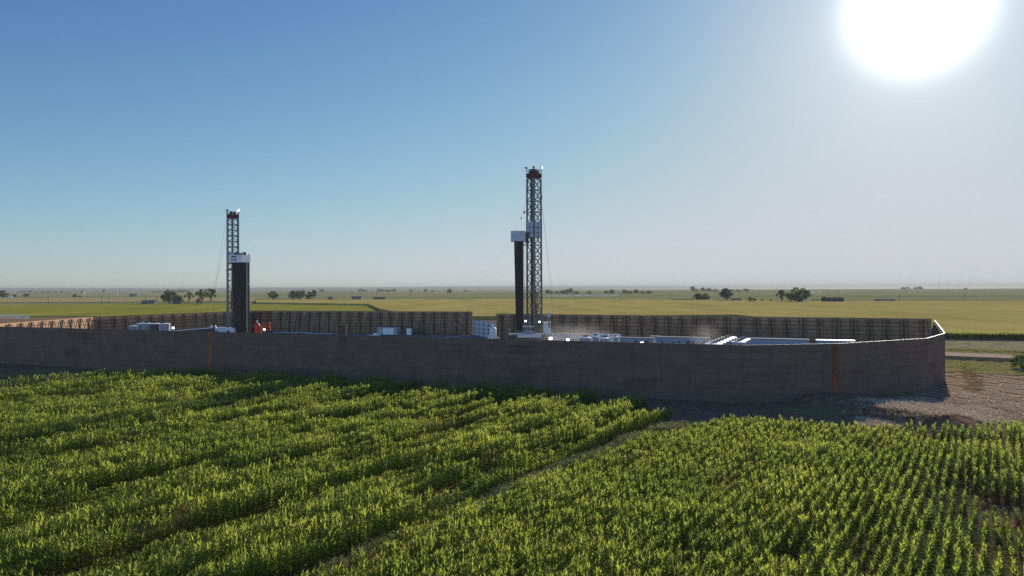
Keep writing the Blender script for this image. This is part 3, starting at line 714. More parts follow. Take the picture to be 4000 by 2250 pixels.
for (xa, xb, ya, yb) in ((921, 949, -2.4, 0.2), (951, 973, -2.0, 0.4)):
    m = MB(); n = int((qx(xb) - qx(xa)) / .235); k = int((yb - ya) / .26)
    for i in range(n + 1):
        for j in range(k + 1):
            if 0 < i < n and 0 < j < k: continue
            x = qx(xa) + i * (qx(xb) - qx(xa)) / n
            x0 = (x - qx(947)) * 0.93 + qx(948)
            m.tube([(x0, ya + j * .26, .4), (x, ya + j * .26, zb0)], .12, 5)
    m.build('racked_pipes', M['pipe_steel'], r1)
m = MB()
for a in (0, 3, 2):
    c, s = math.cos(R(27) + a * PI / 2), math.sin(R(27) + a * PI / 2); w2 = 1.8
    def pp(x, y, z): return (x * c - y * s, x * s + y * c, z)
    m.quad(pp(-w2, -w2, qz(1028)), pp(w2, -w2, qz(1028)), pp(w2, -w2, qz(986)), pp(-w2, -w2, qz(986)))
m.build('windbreak_panel', M['panel_grey'], r1)
m = MB(); m.beam((qx(905), -1.5, qz(1052)), (qx(932), -1.5, qz(1026)), .25); m.beam((qx(883), 0, qz(1056)), (qx(925), 0, qz(1056)), .25); m.build('board_bracket', M['mast'], r1)
m = MB(); m.box(qx(831), qx(908), -4.2, 3, 2.6, qz(1286)); m.box(qx(846), qx(902), -3.8, 2.5, qz(1286), qz(1280)); m.box(qx(902), qx(930), -4.4, 3, 2.4, qz(1279)); m.build('drill_floor', M['steel_white'], r1)
m = MB(); m.box(qx(850), qx(869), -4.26, -4.204, 3.3, 4.2); m.build('window', M['glass'], r1)
m = MB(); m.box(qx(904), qx(915), -4.46, -4.404, 3.0, 4.4); m.build('window', M['glass'], r1)
for xx in (qx(838), qx(880), qx(925)):
    for yy in (-3.4, 2.6): m = MB(); m.beam((xx, yy, -.2), (xx, yy, 2.6), .5); m.build('floor_leg', M['dark_steel'], r1)
railing(r1, [(qx(832), -3.8, qz(1285)), (qx(900), -3.8, qz(1285))], 1.2, 6, 'steel_grey', .09)
m = MB(); m.beam((qx(835), -2, qz(1286)), (qx(834), -2, qz(1270)), .3); m.build('vent_stack', M['steel_white'], r1)
m = MB(); m.beam((qx(855), -2, qz(1286)), (qx(849), -2, qz(1270)), .3); m.build('vent_stack', M['steel_white'], r1)
cable(r1, [(qx(882), 0, qz(880)), (qx(872), -1, qz(950)), (qx(862), -2, qz(1040)), (qx(840), -4, qz(1280))], .03)
cable(r1, [(qx(883), 0, qz(930)), (qx(866), -2, qz(1050)), (qx(850), -4, qz(1130)), (qx(815), -6, qz(1270))], .025)
m = MB(); m.beam((qx(972.5), -2.2, .5), (qx(973), -2.2, zb0), .1); m.beam((qx(973), -2.2, qz(1110)), (qx(979), -2.2, qz(1109)), .1); m.ball((qx(979), -2.2, qz(1110)), (.4, .3, .3)); m.build('rack_line', M['steel_grey'], r1)

# pipe catwalk sloping up to the left rig
ct = thing('catwalk', 'long low sloping catwalk leading up to the left rig', 'catwalk', (X(668, 240), 240, 0.3))
a, b = Vector((0, 0, Z(668, 1293, 240) - .3)), Vector((X(832, 250) - X(668, 240), 10, Z(832, 1280, 250) - .3))
m = MB(); m.beam(a, b, .3); m.build('rail', M['steel_white'], ct)
m = MB(); m.quad(a - Vector((0, 0, .2)), b - Vector((0, 0, .2)), (b.x, b.y, 0), (a.x, a.y, 0)); m.quad((a.x, a.y + 1.5, 0), (b.x, b.y + 1.5, 0), b + Vector((0, 1.5, -.2)), a + Vector((0, 1.5, -.2))); m.quad(a - Vector((0, 0, .2)), a + Vector((0, 1.5, -.2)), b + Vector((0, 1.5, -.2)), b - Vector((0, 0, .2)))
m.build('ramp_side', M['rust_post'], ct)

# ------------------------------------------------------------------ tanks and vessels
def tank(label, px, D, ytop, dia, body='tank_grey', lid='tank_lid', group=None, fit=True):
    h = Z(px, ytop, D) - .3
    t = thing('storage_tank', label, 'tank', (X(px, D), D, .3), 0.4, group)
    r = dia / 2
    m = MB(); m.lathe([(r, 0), (r, h - .12)], 28); m.build('shell', M[body], t, True)
    m = MB(); m.lathe([(r + .05, h - .14), (r + .07, h), (r * .5, h + .18), (.02, h + .26)], 28); m.build('lid', M[lid], t)
    if fit:
        m = MB(); m.tube([(0, 0, h + .2), (0, 0, h + .6)], .25, 10); m.box(-.9, .9, -.08, .08, h + .3, h + .42); m.box(.5, .8, -.3, .1, h + .15, h + .55); m.tube([(-.6, .3, h + .15), (-.6, .3, h + .5)], .1, 6); m.build('hatch', M['dark_steel'], t)
        m = MB()
        for q in (-.22, .22): m.beam((r + .12, q, .1), (r + .12, q, h + .3), .06)
        for k in range(int(h / .4)): m.beam((r + .12, -.22, .3 + k * .4), (r + .12, .22, .3 + k * .4), .04)
        m.build('ladder', M['steel_white'], t)
    return t
GL = 'grey tanks in the left group'
tank('short grey tank at the left end of the left tank row', 518, 258, 1273, 2.9, group=GL)
tank('tall grey tank second from left in the left tank row', 551, 262, 1263, 3.3, group=GL)
tank('grey tank in the middle of the left tank row, left of the black one', 575, 260, 1263, 3.1, group=GL)
tank('black tank in the left tank row', 607, 258, 1264, 3.4, body='tank_dark', group=GL)
tank('grey tank with a bright sunlit edge at the right end of the left tank row', 645, 256, 1264, 3.3, group=GL)
GB = 'white topped tanks in the right battery'
order = ['nearest and widest', 'second nearest', 'third nearest', 'fourth nearest', 'fifth nearest', 'farthest']
for i in range(6):
    D = 160 + 4.1 * i; x = 44.6 + 1.9 * i; px = 2000 + x / D * FPX
    tank(order[i] + ' white lidded tank in the long row of the right battery', px, D, hz(px) + (CAMH - 7.05) * FPX / D, 3.85, group=GB)
for i, lb in enumerate(('front white lidded tank in the short row at the battery right', 'middle white lidded tank in the short row at the battery right', 'back white lidded tank in the short row at the battery right')):
    D = 166 + 4.2 * i; x = 51.9 + 1.9 * i; px = 2000 + x / D * FPX
    tank(lb, px, D, hz(px) + (CAMH - 7.0) * FPX / D, 3.3, group=GB)
GM = 'tanks with arched pipes beside the middle rig'
for (px, D, y, dia, lb) in ((2286, 182, 1318, 2.9, 'leftmost low white lidded tank right of the middle rig'), (2323, 192, 1313, 2.5, 'back tank under the leftmost white pipe arch'),
                            (2359, 178, 1320, 3.0, 'front tank between two white pipe arches'), (2400, 188, 1315, 2.7, 'rightmost tank under the white pipe arches')):
    tank(lb, px, D, y, dia, group=GM)
for (xa, xm, xb, yt, D, lb) in ((2312, 2324, 2341, 1301, 180, 'leftmost white arched vent pipe over the middle tanks'), (2340, 2356, 2382, 1306, 176, 'middle white arched vent pipe over the middle tanks'), (2390, 2402, 2418, 1306, 180, 'rightmost white arched vent pipe over the middle tanks')):
    x0 = X(xa, D); t = thing('vent_pipe', lb, 'pipe', (x0, D, .3), 0, 'white arched vent pipes')
    w_ = X(xb, D) - x0; zt = Z(xm, yt, D) - .3
    pts = [(0, 0, zt - .9)] + [(w_ * (.5 - .5 * math.cos(PI * k / 8)), 0, zt - .9 + .9 * math.sin(PI * k / 8)) for k in range(1, 8)] + [(w_, 0, zt - .9), (w_, 0, 0)]
    m = MB(); m.tube(pts, .2, 8); m.build('pipe', M['steel_white'], t, True)
    m = MB(); m.tube([(0.05, .0, 0), (0.05, .0, zt - .91)], .14, 8); m.build('riser', M['steel_white'], t)

t = thing('pressure_vessel', 'red upright pressure vessel right of the left rig', 'vessel', (X(1004, 240), 240, .3))
zt = Z(1004, 1258, 240) - .3
m = MB(); m.lathe([(.02, 0), (.85, 0), (.85, zt - 1.0), (.6, zt - .4), (.02, zt - .2)], 20); m.build('shell', M['red_paint'], t, True)
m = MB(); m.tube([(0, 0, zt - .3), (0, 0, zt + .6)], .22, 8); m.build('nozzle', M['steel_white'], t)
m = MB(); m.lathe([(.02, 0), (.5, 0), (.5, zt - 1.7), (.3, zt - 1.3), (.02, zt - 1.2)], 16, (1.2, -.4)); m.build('side_vessel', M['red_paint'], t, True)
railing(t, [(1.9, 0, zt - 3), (3.9, 0, zt - 3), (3.9, 1.5, zt - 3)], 2.9, 3, 'red_paint', .09)

t = thing('separator_vessel', 'white upright vessel with pipe elbow left of the middle rig', 'vessel', (X(1925, 215), 215, .3))
zt = Z(1925, 1284, 215) - .3
m = MB(); m.lathe([(.02, 0), (1.0, 0), (1.0, zt), (.8, zt + .35), (.02, zt + .5)], 20); m.build('shell', M['steel_white'], t, True)
m = MB(); m.tube([(-.1, 0, zt + .4), (-.1, 0, zt + 1.1)], .3, 10); m.tube([(-.1, 0, zt + 1.1), (-.1, 0, zt + 1.5)], .16, 8); m.build('stack', M['steel_white'], t)
m = MB(); m.tube([(-1.4, .2, 0), (-1.4, .2, zt - 1.8)], .18, 8); m.tube([(1.0, 0, zt - 2.6), (1.8, 0, zt - 2.6), (1.85, 0, zt - 3.2), (1.85, 0, 0)], .16, 8); m.build('side_pipe', M['steel_white'], t)

# ------------------------------------------------------------------ site boxes and trailers
WDIR = math.atan2(219 - 247, 127 - 61)
def trailer(label, px, D, ytop, L, rz=WDIR, body='trailer', roof='roof_grey', wins=(), door=None, w=3.0, name='site_trailer', cat='trailer', group='office trailers along the far right wall'):
    h = Z(px, ytop, D) - .3
    t = thing(name, label, cat, (X(px, D), D, .3), rz, group)
    m = MB(); m.box(-L / 2, L / 2, -w / 2, w / 2, .35, h - .2); m.build('body', M[body], t)
    m = MB(); m.box(-L / 2 - .1, L / 2 + .1, -w / 2 - .1, w / 2 + .1, h - .197, h); m.build('roof', M[roof], t)
    m = MB()
    for s in (-.35, .35): m.box(L * s - .3, L * s + .3, -w / 2 + .3, w / 2 - .3, 0, .347)
    m.build('footing', M['dark_steel'], t)
    for (a, b, z0, z1) in wins:
        m = MB(); m.box(a * L, a * L + b, -w / 2 - .06, -w / 2 - .003, z0, z1); m.build('window', M['glass'], t)
    if door is not None:
        m = MB(); m.box(door * L, door * L + .9, -w / 2 - .06, -w / 2 - .003, .5, 2.6); m.build('door', M['roof_grey'], t)
    return t
trailer('long blue grey trailer whose left end is hidden by the arched pipes', 2490, 226, 1318, 10.5, wins=((-.05, .7, 1.8, 2.8), (.25, 1.2, 1.5, 2.8)), door=.1)
trailer('longest blue grey trailer with window pairs between the two tank groups', 2668, 222, 1316, 16.0, wins=((-.40, .5, 2.0, 2.7), (-.08, .6, 2.2, 2.8), (.07, 1.3, 1.4, 2.9), (.18, .9, 1.4, 2.9), (.36, 1.5, 1.5, 2.5)), door=-.2)
trailer('small dark blue cabin between the two blue grey trailers', 2556, 232, 1312, 2.6, body='doghouse', wins=(), name='site_cabin', cat='cabin')
trailer('low long trailer mostly hidden behind dust beside the middle rig', 2290, 232, 1304, 22, body='panel_grey', wins=((-.2, 1.0, 1.6, 2.6),))
trailer('grey flat roofed trailer right of the tank battery', 3030, 212, 1322, 18, body='trailer', wins=((-.28, .8, 1.5, 2.6), (-.1, .6, 1.5, 2.6)))
trailer('white roofed trailer at the right end below the far wall', 3262, 207, 1328, 10, body='trailer', roof='steel_white', wins=((-.3, .8, 1.4, 2.4),))
trailer('dark long shed roof behind the right trailers', 2965, 226, 1314, 22, body='roof_grey', roof='dark_steel', name='long_shed', cat='shed', group='sheds on the pad')
t = trailer('pale blue container with grey ends in front of the far left wall', 1516, 296, 1279, 8.6, rz=-.25, body='steel_grey', roof='steel_grey', name='container', cat='container', group='containers on the pad')
m = MB(); m.box(-1.6, 3.0, -1.62, -1.503, .4, Z(1516, 1279, 296) - .55); m.build('side_panel', M['white_paint'], t)
t = trailer('small white box beside a dark cage near the far left wall', 1598, 294, 1283, 1.7, rz=-.25, body='white_paint', roof='steel_white', w=1.6, name='storage_box', cat='box', group='containers on the pad')
t = thing('equipment_cage', 'dark metal cage right of the small white box', 'cage', (X(1630, 297), 297, .3), -.25)
railing(t, [(-2.5, -1, 0), (3, -1, 0), (3, 1, 0), (-2.5, 1, 0)], 2.6, 9, 'dark_steel', .1)
t = thing('panel_stand', 'detached brown upright panel standing in the middle of the pad', 'panel', (X(1337, 205), 205, .3), 0)
hp = Z(1337, 1270, 205) - .3
m = MB(); m.box(-.95, .95, -.08, .08, .1, hp); m.build('panel', M['rust_post'], t)
m = MB(); m.box(-1.15, 1.15, -.14, .14, hp + .003, hp + .12); m.build('cap', M['dark_steel'], t)
for s in (-.9, .9):
    m = MB(); m.beam((s, .2, 0), (s, .2, hp - .05), .2); m.build('post', M['rust_post'], t)
t = thing('pallet_stack', 'low pale pallet stack at the foot of the pale container', 'pallets', (X(1463, 285), 285, .3), .2)
m = MB()
for k in range(4): m.box(-2.2, 2.2, -1, 1, k * .28, k * .28 + .16)
m.build('boards', M['steel_white'], t)
m = MB(); m.box(-.5, 1.2, -.7, .7, 1.02, 1.5); m.build('wrapped_load', M['white_paint'], t)
# pipe racks on the pad, left of the middle
for (px, D, L, lb) in ((1130, 300, 16, 'left low pipe rack on the pad before the far wall'), (1245, 292, 12, 'right low pipe rack on the pad before the far wall')):
    t = thing('pipe_rack', lb, 'pipe rack', (X(px, D), D, .3), -.25, 'pipe racks on the pad')
    m = MB()
    for k in range(9): m.tube([(-L / 2, k * .3, 1.0), (L / 2, k * .3, 1.0)], .12, 6)
    m.build('pipes', M['steel_grey'], t)
    for s in (-.4, 0, .4):
        m = MB(); m.box(L * s - .1, L * s + .1, -.2, 2.7, .7, .86); m.box(L * s - .1, L * s + .1, -.1, .1, 0, .697); m.box(L * s - .1, L * s + .1, 2.4, 2.6, 0, .697); m.build('trestle', M['dark_steel'], t)

def light_mast(px, y, D, lb):
    z = Z(px, y, D) - .3
    t = thing('light_mast', lb, 'lamp', (X(px, D), D, .3), 0, 'lit floodlights on masts')
    m = MB(); m.tube([(0, 0, .25), (0, 0, z - .35)], .07, 6); m.build('pole', M['steel_grey'], t)
    m = MB(); m.box(-.6, .6, -.4, .4, 0, .247); m.build('base', M['dark_steel'], t)
    m = MB(); m.box(-.42, .42, .0, .22, z - .35, z + .35); m.build('housing', M['dark_steel'], t)
    m = MB(); m.box(-.36, .36, -.06, -.003, z - .3, z + .3); m.build('lamp_lens', M['lamp'], t)
light_mast(2217, 1328, 178, 'lit floodlight in the dust right of the middle rig stairs')
light_mast(2507, 1341, 168, 'lit floodlight in front of the blue grey trailers')
light_mast(676, 1281, 245, 'lit floodlight just right of the left grey tanks')
light_mast(1032, 1287, 262, 'lit floodlight right of the red vessel')
light_mast(2150, 1322, 172, 'lit floodlight at the foot of the middle rig stairs')

# ------------------------------------------------------------------ trees
def leaf_cloud(mb, c, r, n, size, rnd, squash=1.0):
    for _ in range(n):
        while True:
            p = Vector((rnd.uniform(-1, 1), rnd.uniform(-1, 1), rnd.uniform(-1, 1)))
            if 0.25 < p.length < 1: break
        p = Vector((p.x * r, p.y * r, p.z * r * squash)) + Vector(c)
        q = Vector((rnd.gauss(0, 1), rnd.gauss(0, 1), rnd.gauss(0, 1))).normalized()
        a = q.orthogonal().normalized() * size * rnd.uniform(.5, 1.1); b = q.cross(a).normalized() * size * rnd.uniform(.35, .8)
        mb.quad(p - a, p - b, p + a, p + b)
def tree_proto(seed, kind):
    """unit tree about 10 m tall"""
    rnd = random.Random(seed); tr, cr = MB(), MB()
    spread, th, nb, zlo = {'round': (4.4, .9, 44, 1.1), 'tall': (2.9, 1.6, 30, 2.4), 'open': (3.9, 2.2, 22, 3.2), 'bush': (5.0, .4, 34, .7)}[kind]
    tr.tube([(0, 0, -.2), (.1, 0, th * .6), (rnd.uniform(-.3, .3), .1, th + 1.2)], [.6, .45, .36], 8)
    tr.tube([(0, 0, th), (.5, .3, th + 2), (.9, .5, 7)], [.34, .24, .08], 6)
    for i in range(nb):
        a = rnd.uniform(0, 2 * PI); rr = math.sqrt(rnd.random()) * spread
        q = rr / spread
        ztop = zlo + (8.9 - zlo) * math.sqrt(max(0, 1 - .8 * q * q)); zbot = zlo + (1.2 * q * q if kind != 'bush' else 0)
        z = zbot + (ztop - zbot) * (rnd.random() ** .6 if i % 3 else 1.0)
        c = (rr * math.cos(a), rr * math.sin(a), z)
        br = rnd.uniform(1.0, 1.6) if kind != 'open' else rnd.uniform(.8, 1.3)
        if i % 2 == 0 and kind != 'bush':
            tr.tube([(0, 0, th), (c[0] * .45, c[1] * .45, th + (z - th) * .6), (c[0] * .9, c[1] * .9, z)], [.22, .13, .05], 5)
        leaf_cloud(cr, c, br, 80, .40, rnd, .85)
    return tr.mesh('trunk', M['bark']), cr.mesh('crown', None)
PROTO = {}
for k, sd in (('round', 1), ('tall', 4), ('open', 6), ('bush', 9)):
    for j in range(3):
        tm, cm = tree_proto(sd * 10 + j, k); cm.materials.append(M['tree_leaf_dark'] if k == 'tall' or j == 2 else M['tree_leaf']); PROTO[(k, j)] = (tm, cm)
def tree(label, px, ybase, ytop, wpx, kind, j=0, group='trees on the plain', D=None, name=None, tilt=0.0):
    D = D or dist(px, ybase); h = (ybase - ytop) * D / FPX; wd = wpx * D / FPX
    cm_ = PROTO[(kind, j)][1]
    nat = (max(v.co.x for v in cm_.vertices) - min(v.co.x for v in cm_.vertices)) * .96; tall = max(v.co.z for v in cm_.vertices) * .98
    t = thing(name or ('bush' if kind == 'bush' else 'tree'), label, name or ('bush' if kind == 'bush' else 'tree'), (X(px, D), D, 0), (px * 0.37) % 6.28, group, (wd / nat, wd / nat, h / tall))
    for nm, me in (('trunk', PROTO[(kind, j)][0]), ('crown', PROTO[(kind, j)][1])):
        o = bpy.data.objects.new(nm, me); COL.objects.link(o); o.parent = t
    return t
GT = 'cottonwoods beyond the left green field'
tree('big dark cottonwood behind the left farmhouse', 662, 1187, 1131, 60, 'round', 0, GT)
tree('lower bushy tree on the right side of the big left cottonwood', 695, 1188, 1152, 44, 'bush', 2, GT)
tree('slim cottonwood left in the leaning pair by the left rig', 739, 1181, 1142, 38, 'open', 0, GT)
tree('tall cottonwood nearest to the left rig on its left', 790, 1183, 1129, 52, 'open', 1, GT)
tree('crooked cottonwood with wide top just left of the left rig', 824, 1181, 1127, 40, 'open', 2, GT)
tree('dark low bush at the field edge under the tall cottonwood', 776, 1192, 1164, 24, 'bush', 0, GT)
GC = 'trees between the two rigs'
tree('lone round tree closest to the left rig on its right', 1067, 1171, 1137, 44, 'round', 1, GC)
tree('left tree of the dark clump between the rigs', 1143, 1171, 1133, 34, 'round', 2, GC)
tree('widest tree of the dark clump between the rigs', 1170, 1171, 1133, 48, 'round', 0, GC)
tree('short tree second from right in the clump between the rigs', 1207, 1171, 1139, 32, 'round', 1, GC)
tree('narrow tall tree at right of the clump between the rigs', 1227, 1171, 1131, 24, 'tall', 0, GC)
GR = 'trees round the farm at right'
tree('broad dark tree left of the tall lone tree at right', 2728, 1177, 1145, 48, 'round', 2, GR)
tree('rounded tree overlapping the broad dark tree at right', 2755, 1177, 1147, 40, 'round', 1, GR)
tree('tall lone dark tree above the tank battery', 2837, 1179, 1126, 54, 'tall', 1, GR)
tree('compact round bush right of the tall lone tree', 2935, 1184, 1159, 40, 'bush', 1, GR)
tree('small bush left of the sparse tree', 2978, 1183, 1170, 14, 'bush', 2, GR)
tree('smallest bush just beside the sparse tree', 3011, 1183, 1168, 12, 'bush', 0, GR)
tree('sparse thin crowned tree beside the biggest round tree', 3054, 1184, 1132, 50, 'open', 0, GR)
tree('biggest round tree at right behind the white truck', 3120, 1185, 1123, 92, 'round', 0, GR)
tree('low hazy bush left of the dark barn', 3178, 1181, 1169, 16, 'bush', 1, GR)
tree('low hazy bush touching the dark barn', 3192, 1181, 1168, 14, 'bush', 2, GR)
tree('bush rising behind the left end of the dark barn', 3217, 1176, 1157, 22, 'bush', 0, GR)
tree('dark tree cut by the left picture edge', 12, 1165, 1134, 46, 'round', 1, 'trees at far left')
tree('small tree right of the white house at far left', 56, 1162, 1150, 18, 'round', 2, 'trees at far left')
tree('middle sized tree second from the white house at far left', 103, 1161, 1146, 24, 'round', 0, 'trees at far left')
tree('round tree left of a smaller one in the far left fields', 291, 1163, 1148, 20, 'round', 1, 'trees at far left')
tree('smaller of two trees in the far left fields', 312, 1163, 1154, 14, 'bush', 2, 'trees at far left')
tree('tall dark spiky tree at the far left farmstead', 405, 1144, 1129, 14, 'tall', 2, 'trees at far left')
tree('lone hazy tree just above the gap in the far wall', 1756, 1147, 1127, 20, 'round', 0, 'lone trees on the plain')
tree('round green bush at the right picture edge beside the road', 3995, 1442, 1376, 90, 'bush', 1, 'bushes by the road')
far_rows = [('tiny hazy tree of the far line left of the silo', 'far tree line at left', [(70, 6, 10), (90, 7, 14), (115, 8, 14), (140, 6, 12), (165, 8, 16), (190, 9, 14), (215, 7, 12), (240, 7, 14), (268, 6, 12), (320, 9, 10)], 1144),
            ('tiny hazy tree behind the left cottonwoods', 'far trees behind the left cottonwoods', [(600, 6, 12), (620, 6, 16), (700, 12, 16), (718, 13, 16), (735, 9, 12)], 1143),
            ('tiny hazy tree in the far row between the rigs', 'far trees between the rigs', [(1258, 15, 18), (1185, 10, 14), (1410, 12, 14), (1425, 10, 12), (1480, 14, 14), (1493, 15, 14), (1515, 11, 16), (1538, 12, 16), (1605, 12, 12), (1662, 12, 12), (1690, 10, 12), (1820, 9, 12)], 1141),
            ('hazy tree in the far grove right of the middle rig', 'far grove right of the middle rig', [(2140, 17, 16), (2153, 15, 14), (2176, 12, 12), (2198, 20, 18), (2213, 21, 18), (2229, 22, 18), (2250, 13, 16), (2300, 12, 16), (2368, 18, 16), (2390, 20, 18), (2440, 16, 16), (2460, 15, 16), (2485, 18, 18), (2510, 16, 18), (2535, 14, 18)], 1149),
            ('hazy tree in the far row above the tank battery', 'far trees above the tank battery', [(2706, 20, 14), (2722, 14, 14), (2745, 17, 18), (2770, 19, 18), (2795, 12, 16), (2835, 13, 18), (2858, 11, 18), (2885, 10, 14), (2913, 16, 22)], 1140),
            ('tiny hazy tree in the far clump beyond the open shed', 'far trees beyond the open shed', [(3530, 10, 16), (3547, 10, 14), (3578, 11, 14), (3592, 12, 14), (3773, 9, 12), (3600, 8, 10)], 1131)]
jj = 0
for lb, gp, items, yb in far_rows:
    for (px, hpx, wpx) in items:
        tree(lb, px, yb, yb - hpx * (.8 + .35 * ((jj * 7) % 5) / 4), wpx * (1.25 + .4 * ((jj * 3) % 4) / 3), 'bush' if jj % 3 else 'round', jj % 3, gp, None, 'tree'); jj += 1

# ------------------------------------------------------------------ buildings on the plain
def house(label, px, ybase, ytop, wpx, wall='house_wall', roofm='barn_roof', name='farmhouse', cat='house', rz=0.3, open_front=False, depth=0.7, eave=0.55, cars=False):
    D = dist(px, ybase); L = wpx * D / FPX / (math.cos(rz) + depth * abs(math.sin(rz)) * .6); h = (ybase - ytop) * D / FPX; w = L * depth; he = h * eave
    t = thing(name, label, cat, (X(px, D), D, 0), rz, 'farm buildings on the plain')
    m = MB(); m.box(-L / 2, L / 2, -w / 2, w / 2, -.1, he); m.build('wall', M[wall], t)
    m = MB(); o = .3
    m.v = [(-L / 2 - o, -w / 2 - o, he), (L / 2 + o, -w / 2 - o, he), (L / 2 + o, w / 2 + o, he), (-L / 2 - o, w / 2 + o, he), (-L / 2 - o, 0, h), (L / 2 + o, 0, h)]
    m.f = [(0, 1, 5, 4), (2, 3, 4, 5), (0, 4, 3), (1, 2, 5), (3, 2, 1, 0)]
    m.build('roof', M[roofm], t)
    m = MB(); m.box(-.6, .6, -w / 2 - .06, -w / 2 - .003, 0, min(2.2, he * .85)); m.build('door', M['dark_steel'], t)
    for s in (-.3, .25):
        m = MB(); m.box(L * s - .6, L * s + .6, -w / 2 - .06, -w / 2 - .003, he * .4, he * .75); m.build('window', M['glass'], t)
    return t
house('low grey roofed farmhouse left of the big cottonwood', 570, 1187, 1173, 30, rz=.2)
house('pale roofed farm shed joined right of the low farmhouse', 597, 1187, 1172, 30, rz=-.2, name='farm_shed', cat='shed')
house('small blue shed under the big left cottonwood', 690, 1189, 1170, 30, wall='farm_blue', roofm='farm_blue', name='farm_shed', cat='shed', rz=.5)
house('distant grey house standing alone above the left tanks', 522, 1158, 1148, 30, rz=.3)
house('tiny white house beside the tree at the left picture edge', 41, 1164, 1157, 14, wall='white_paint', roofm='white_paint', rz=.5)
house('tiny white building at the far left farmstead', 455, 1149, 1145, 8, wall='white_paint', roofm='white_paint', rz=.2, name='farm_shed', cat='shed')
house('purple grey distant building near the left poles between the rigs', 1290, 1170, 1159, 20, rz=.3)
house('wide hazy building left of centre between the rigs', 1393, 1170, 1157, 38, rz=.1, depth=.4)
house('low brown distant shed right of the wide hazy building', 1482, 1169, 1160, 46, wall='barn_dark', rz=.05, depth=.3, name='farm_shed', cat='shed')
house('dark brown barn beside the white truck at right', 3252, 1185, 1162, 78, wall='barn_dark', roofm='barn_dark', name='barn', cat='barn', rz=-.25, depth=.5)
house('grey metal shed in the field right of the dark barn', 3457, 1182, 1167, 76, wall='barn_dark', roofm='barn_roof', name='farm_shed', cat='shed', rz=.25, depth=.5, eave=.6)
house('blue grey low house behind the tall lone tree', 2875, 1180, 1165, 36, wall='farm_blue', rz=.2, depth=.5)
house('long dark hedge like shed left of the broad dark tree', 2665, 1176, 1168, 80, wall='barn_dark', roofm='barn_dark', rz=.03, depth=.15, name='farm_shed', cat='shed')
t = thing('silo', 'thin white silo in the far left fields', 'silo', (X(328, dist(328, 1150)), dist(328, 1150), 0))
Ds = dist(328, 1150); hs = 11 * Ds / FPX
m = MB(); m.lathe([(1.9, 0), (1.9, hs)], 14); m.build('shell', M['white_paint'], t, True)
m = MB(); m.lathe([(1.9, hs), (1.3, hs + 1), (.02, hs + 1.5)], 14); m.build('dome', M['steel_white'], t, True)
t = thing('semi_truck', 'white truck with trailer under the biggest round tree', 'truck', (X(3120, dist(3120, 1187)), dist(3120, 1187), 0), 0)
Ls = 44 * dist(3120, 1187) / FPX
m = MB(); m.box(-Ls / 2, Ls * .28, -1.25, 1.25, .9, 2.4); m.build('trailer', M['white_paint'], t)
m = MB(); m.box(Ls * .3, Ls * .5, -1.2, 1.2, .6, 2.9); m.build('cab', M['white_paint'], t)
for s in (-.42, -.34, .2, .4):
    m = MB(); n0 = [(Ls * s + .5 * math.cos(a), .5 + .5 * math.sin(a)) for a in [2 * PI * k / 12 for k in range(12)]]
    m.v = [(x, -1.3, z) for x, z in n0] + [(x, 1.3, z) for x, z in n0]; m.f = [tuple(range(12)), tuple(range(23, 11, -1))] + [(k, (k + 1) % 12, 12 + (k + 1) % 12, 12 + k) for k in range(12)]
    m.build('wheel', M['dark_steel'], t)
def car(px, yb, lb, s=1.0):
    D = dist(px, yb); t = thing('parked_car', lb, 'car', (X(px, D), D, 0), .2, 'white cars by the right farm')
    m = MB(); m.prism([(-2.2, -.9), (2.2, -.9), (2.2, .9), (-2.2, .9)], .4, 1.0); m.build('body', M['white_paint'], t)
    m = MB(); m.v = [(-1.5, -.85, 1.003), (1.1, -.85, 1.003), (1.1, .85, 1.003), (-1.5, .85, 1.003), (-1.0, -.7, 1.7), (.6, -.7, 1.7), (.6, .7, 1.7), (-1.0, .7, 1.7)]
    m.f = [(0, 3, 2, 1), (4, 5, 6, 7), (0, 1, 5, 4), (1, 2, 6, 5), (2, 3, 7, 6), (3, 0, 4, 7)]; m.build('cabin', M['steel_white'], t)
    for x in (-1.4, 1.4):
        m = MB(); m.tube([(x, -.92, .35), (x, .92, .35)], .35, 10); m.build('wheel', M['dark_steel'], t)
car(3312, 1186, 'white car just right of the dark barn'); car(3338, 1185, 'white car second from the dark barn'); car(3416, 1183, 'bright white car at the left end of the grey metal shed')

# power poles along the far roads
pp0 = None
poles = [(188, 1196, 1150, 'leftmost power pole, in the left fields'), (398, 1190, 1153, 'power pole in the left fields below the spiky tree'), (424, 1186, 1162, 'short pole right of the second power pole at left'), (568, 1187, 1151, 'power pole behind the left farmhouse'), (614, 1186, 1158, 'power pole at the right end of the left farmhouse'),
         (1047, 1171, 1140, 'power pole at the left side of the lone round tree between the rigs'), (1248, 1171, 1149, 'first power pole right of the clump between the rigs'), (1281, 1171, 1133, 'thick power pole beside the purple grey building'), (1374, 1171, 1136, 'power pole at the wide hazy building'), (1470, 1170, 1141, 'power pole at the low brown shed between the rigs'),
         (1605, 1170, 1136, 'power pole midway between the low brown shed and the lone hazy tree'), (1749, 1171, 1140, 'power pole under the lone hazy tree'), (1904, 1171, 1144, 'power pole above the panel gate'), (2244, 1172, 1148, 'first power pole right of the middle rig'), (2427, 1174, 1148, 'second power pole right of the middle rig'), (2624, 1177, 1148, 'power pole at the left end of the long dark shed'),
         (2805, 1181, 1155, 'power pole left of the tall lone tree'), (2894, 1183, 1156, 'power pole left of the compact round bush'), (3278, 1166, 1137, 'power pole behind the dark barn'), (3513, 1181, 1147, 'power pole right of the grey metal shed'), (3766, 1182, 1146, 'rightmost power pole, in the right field')]
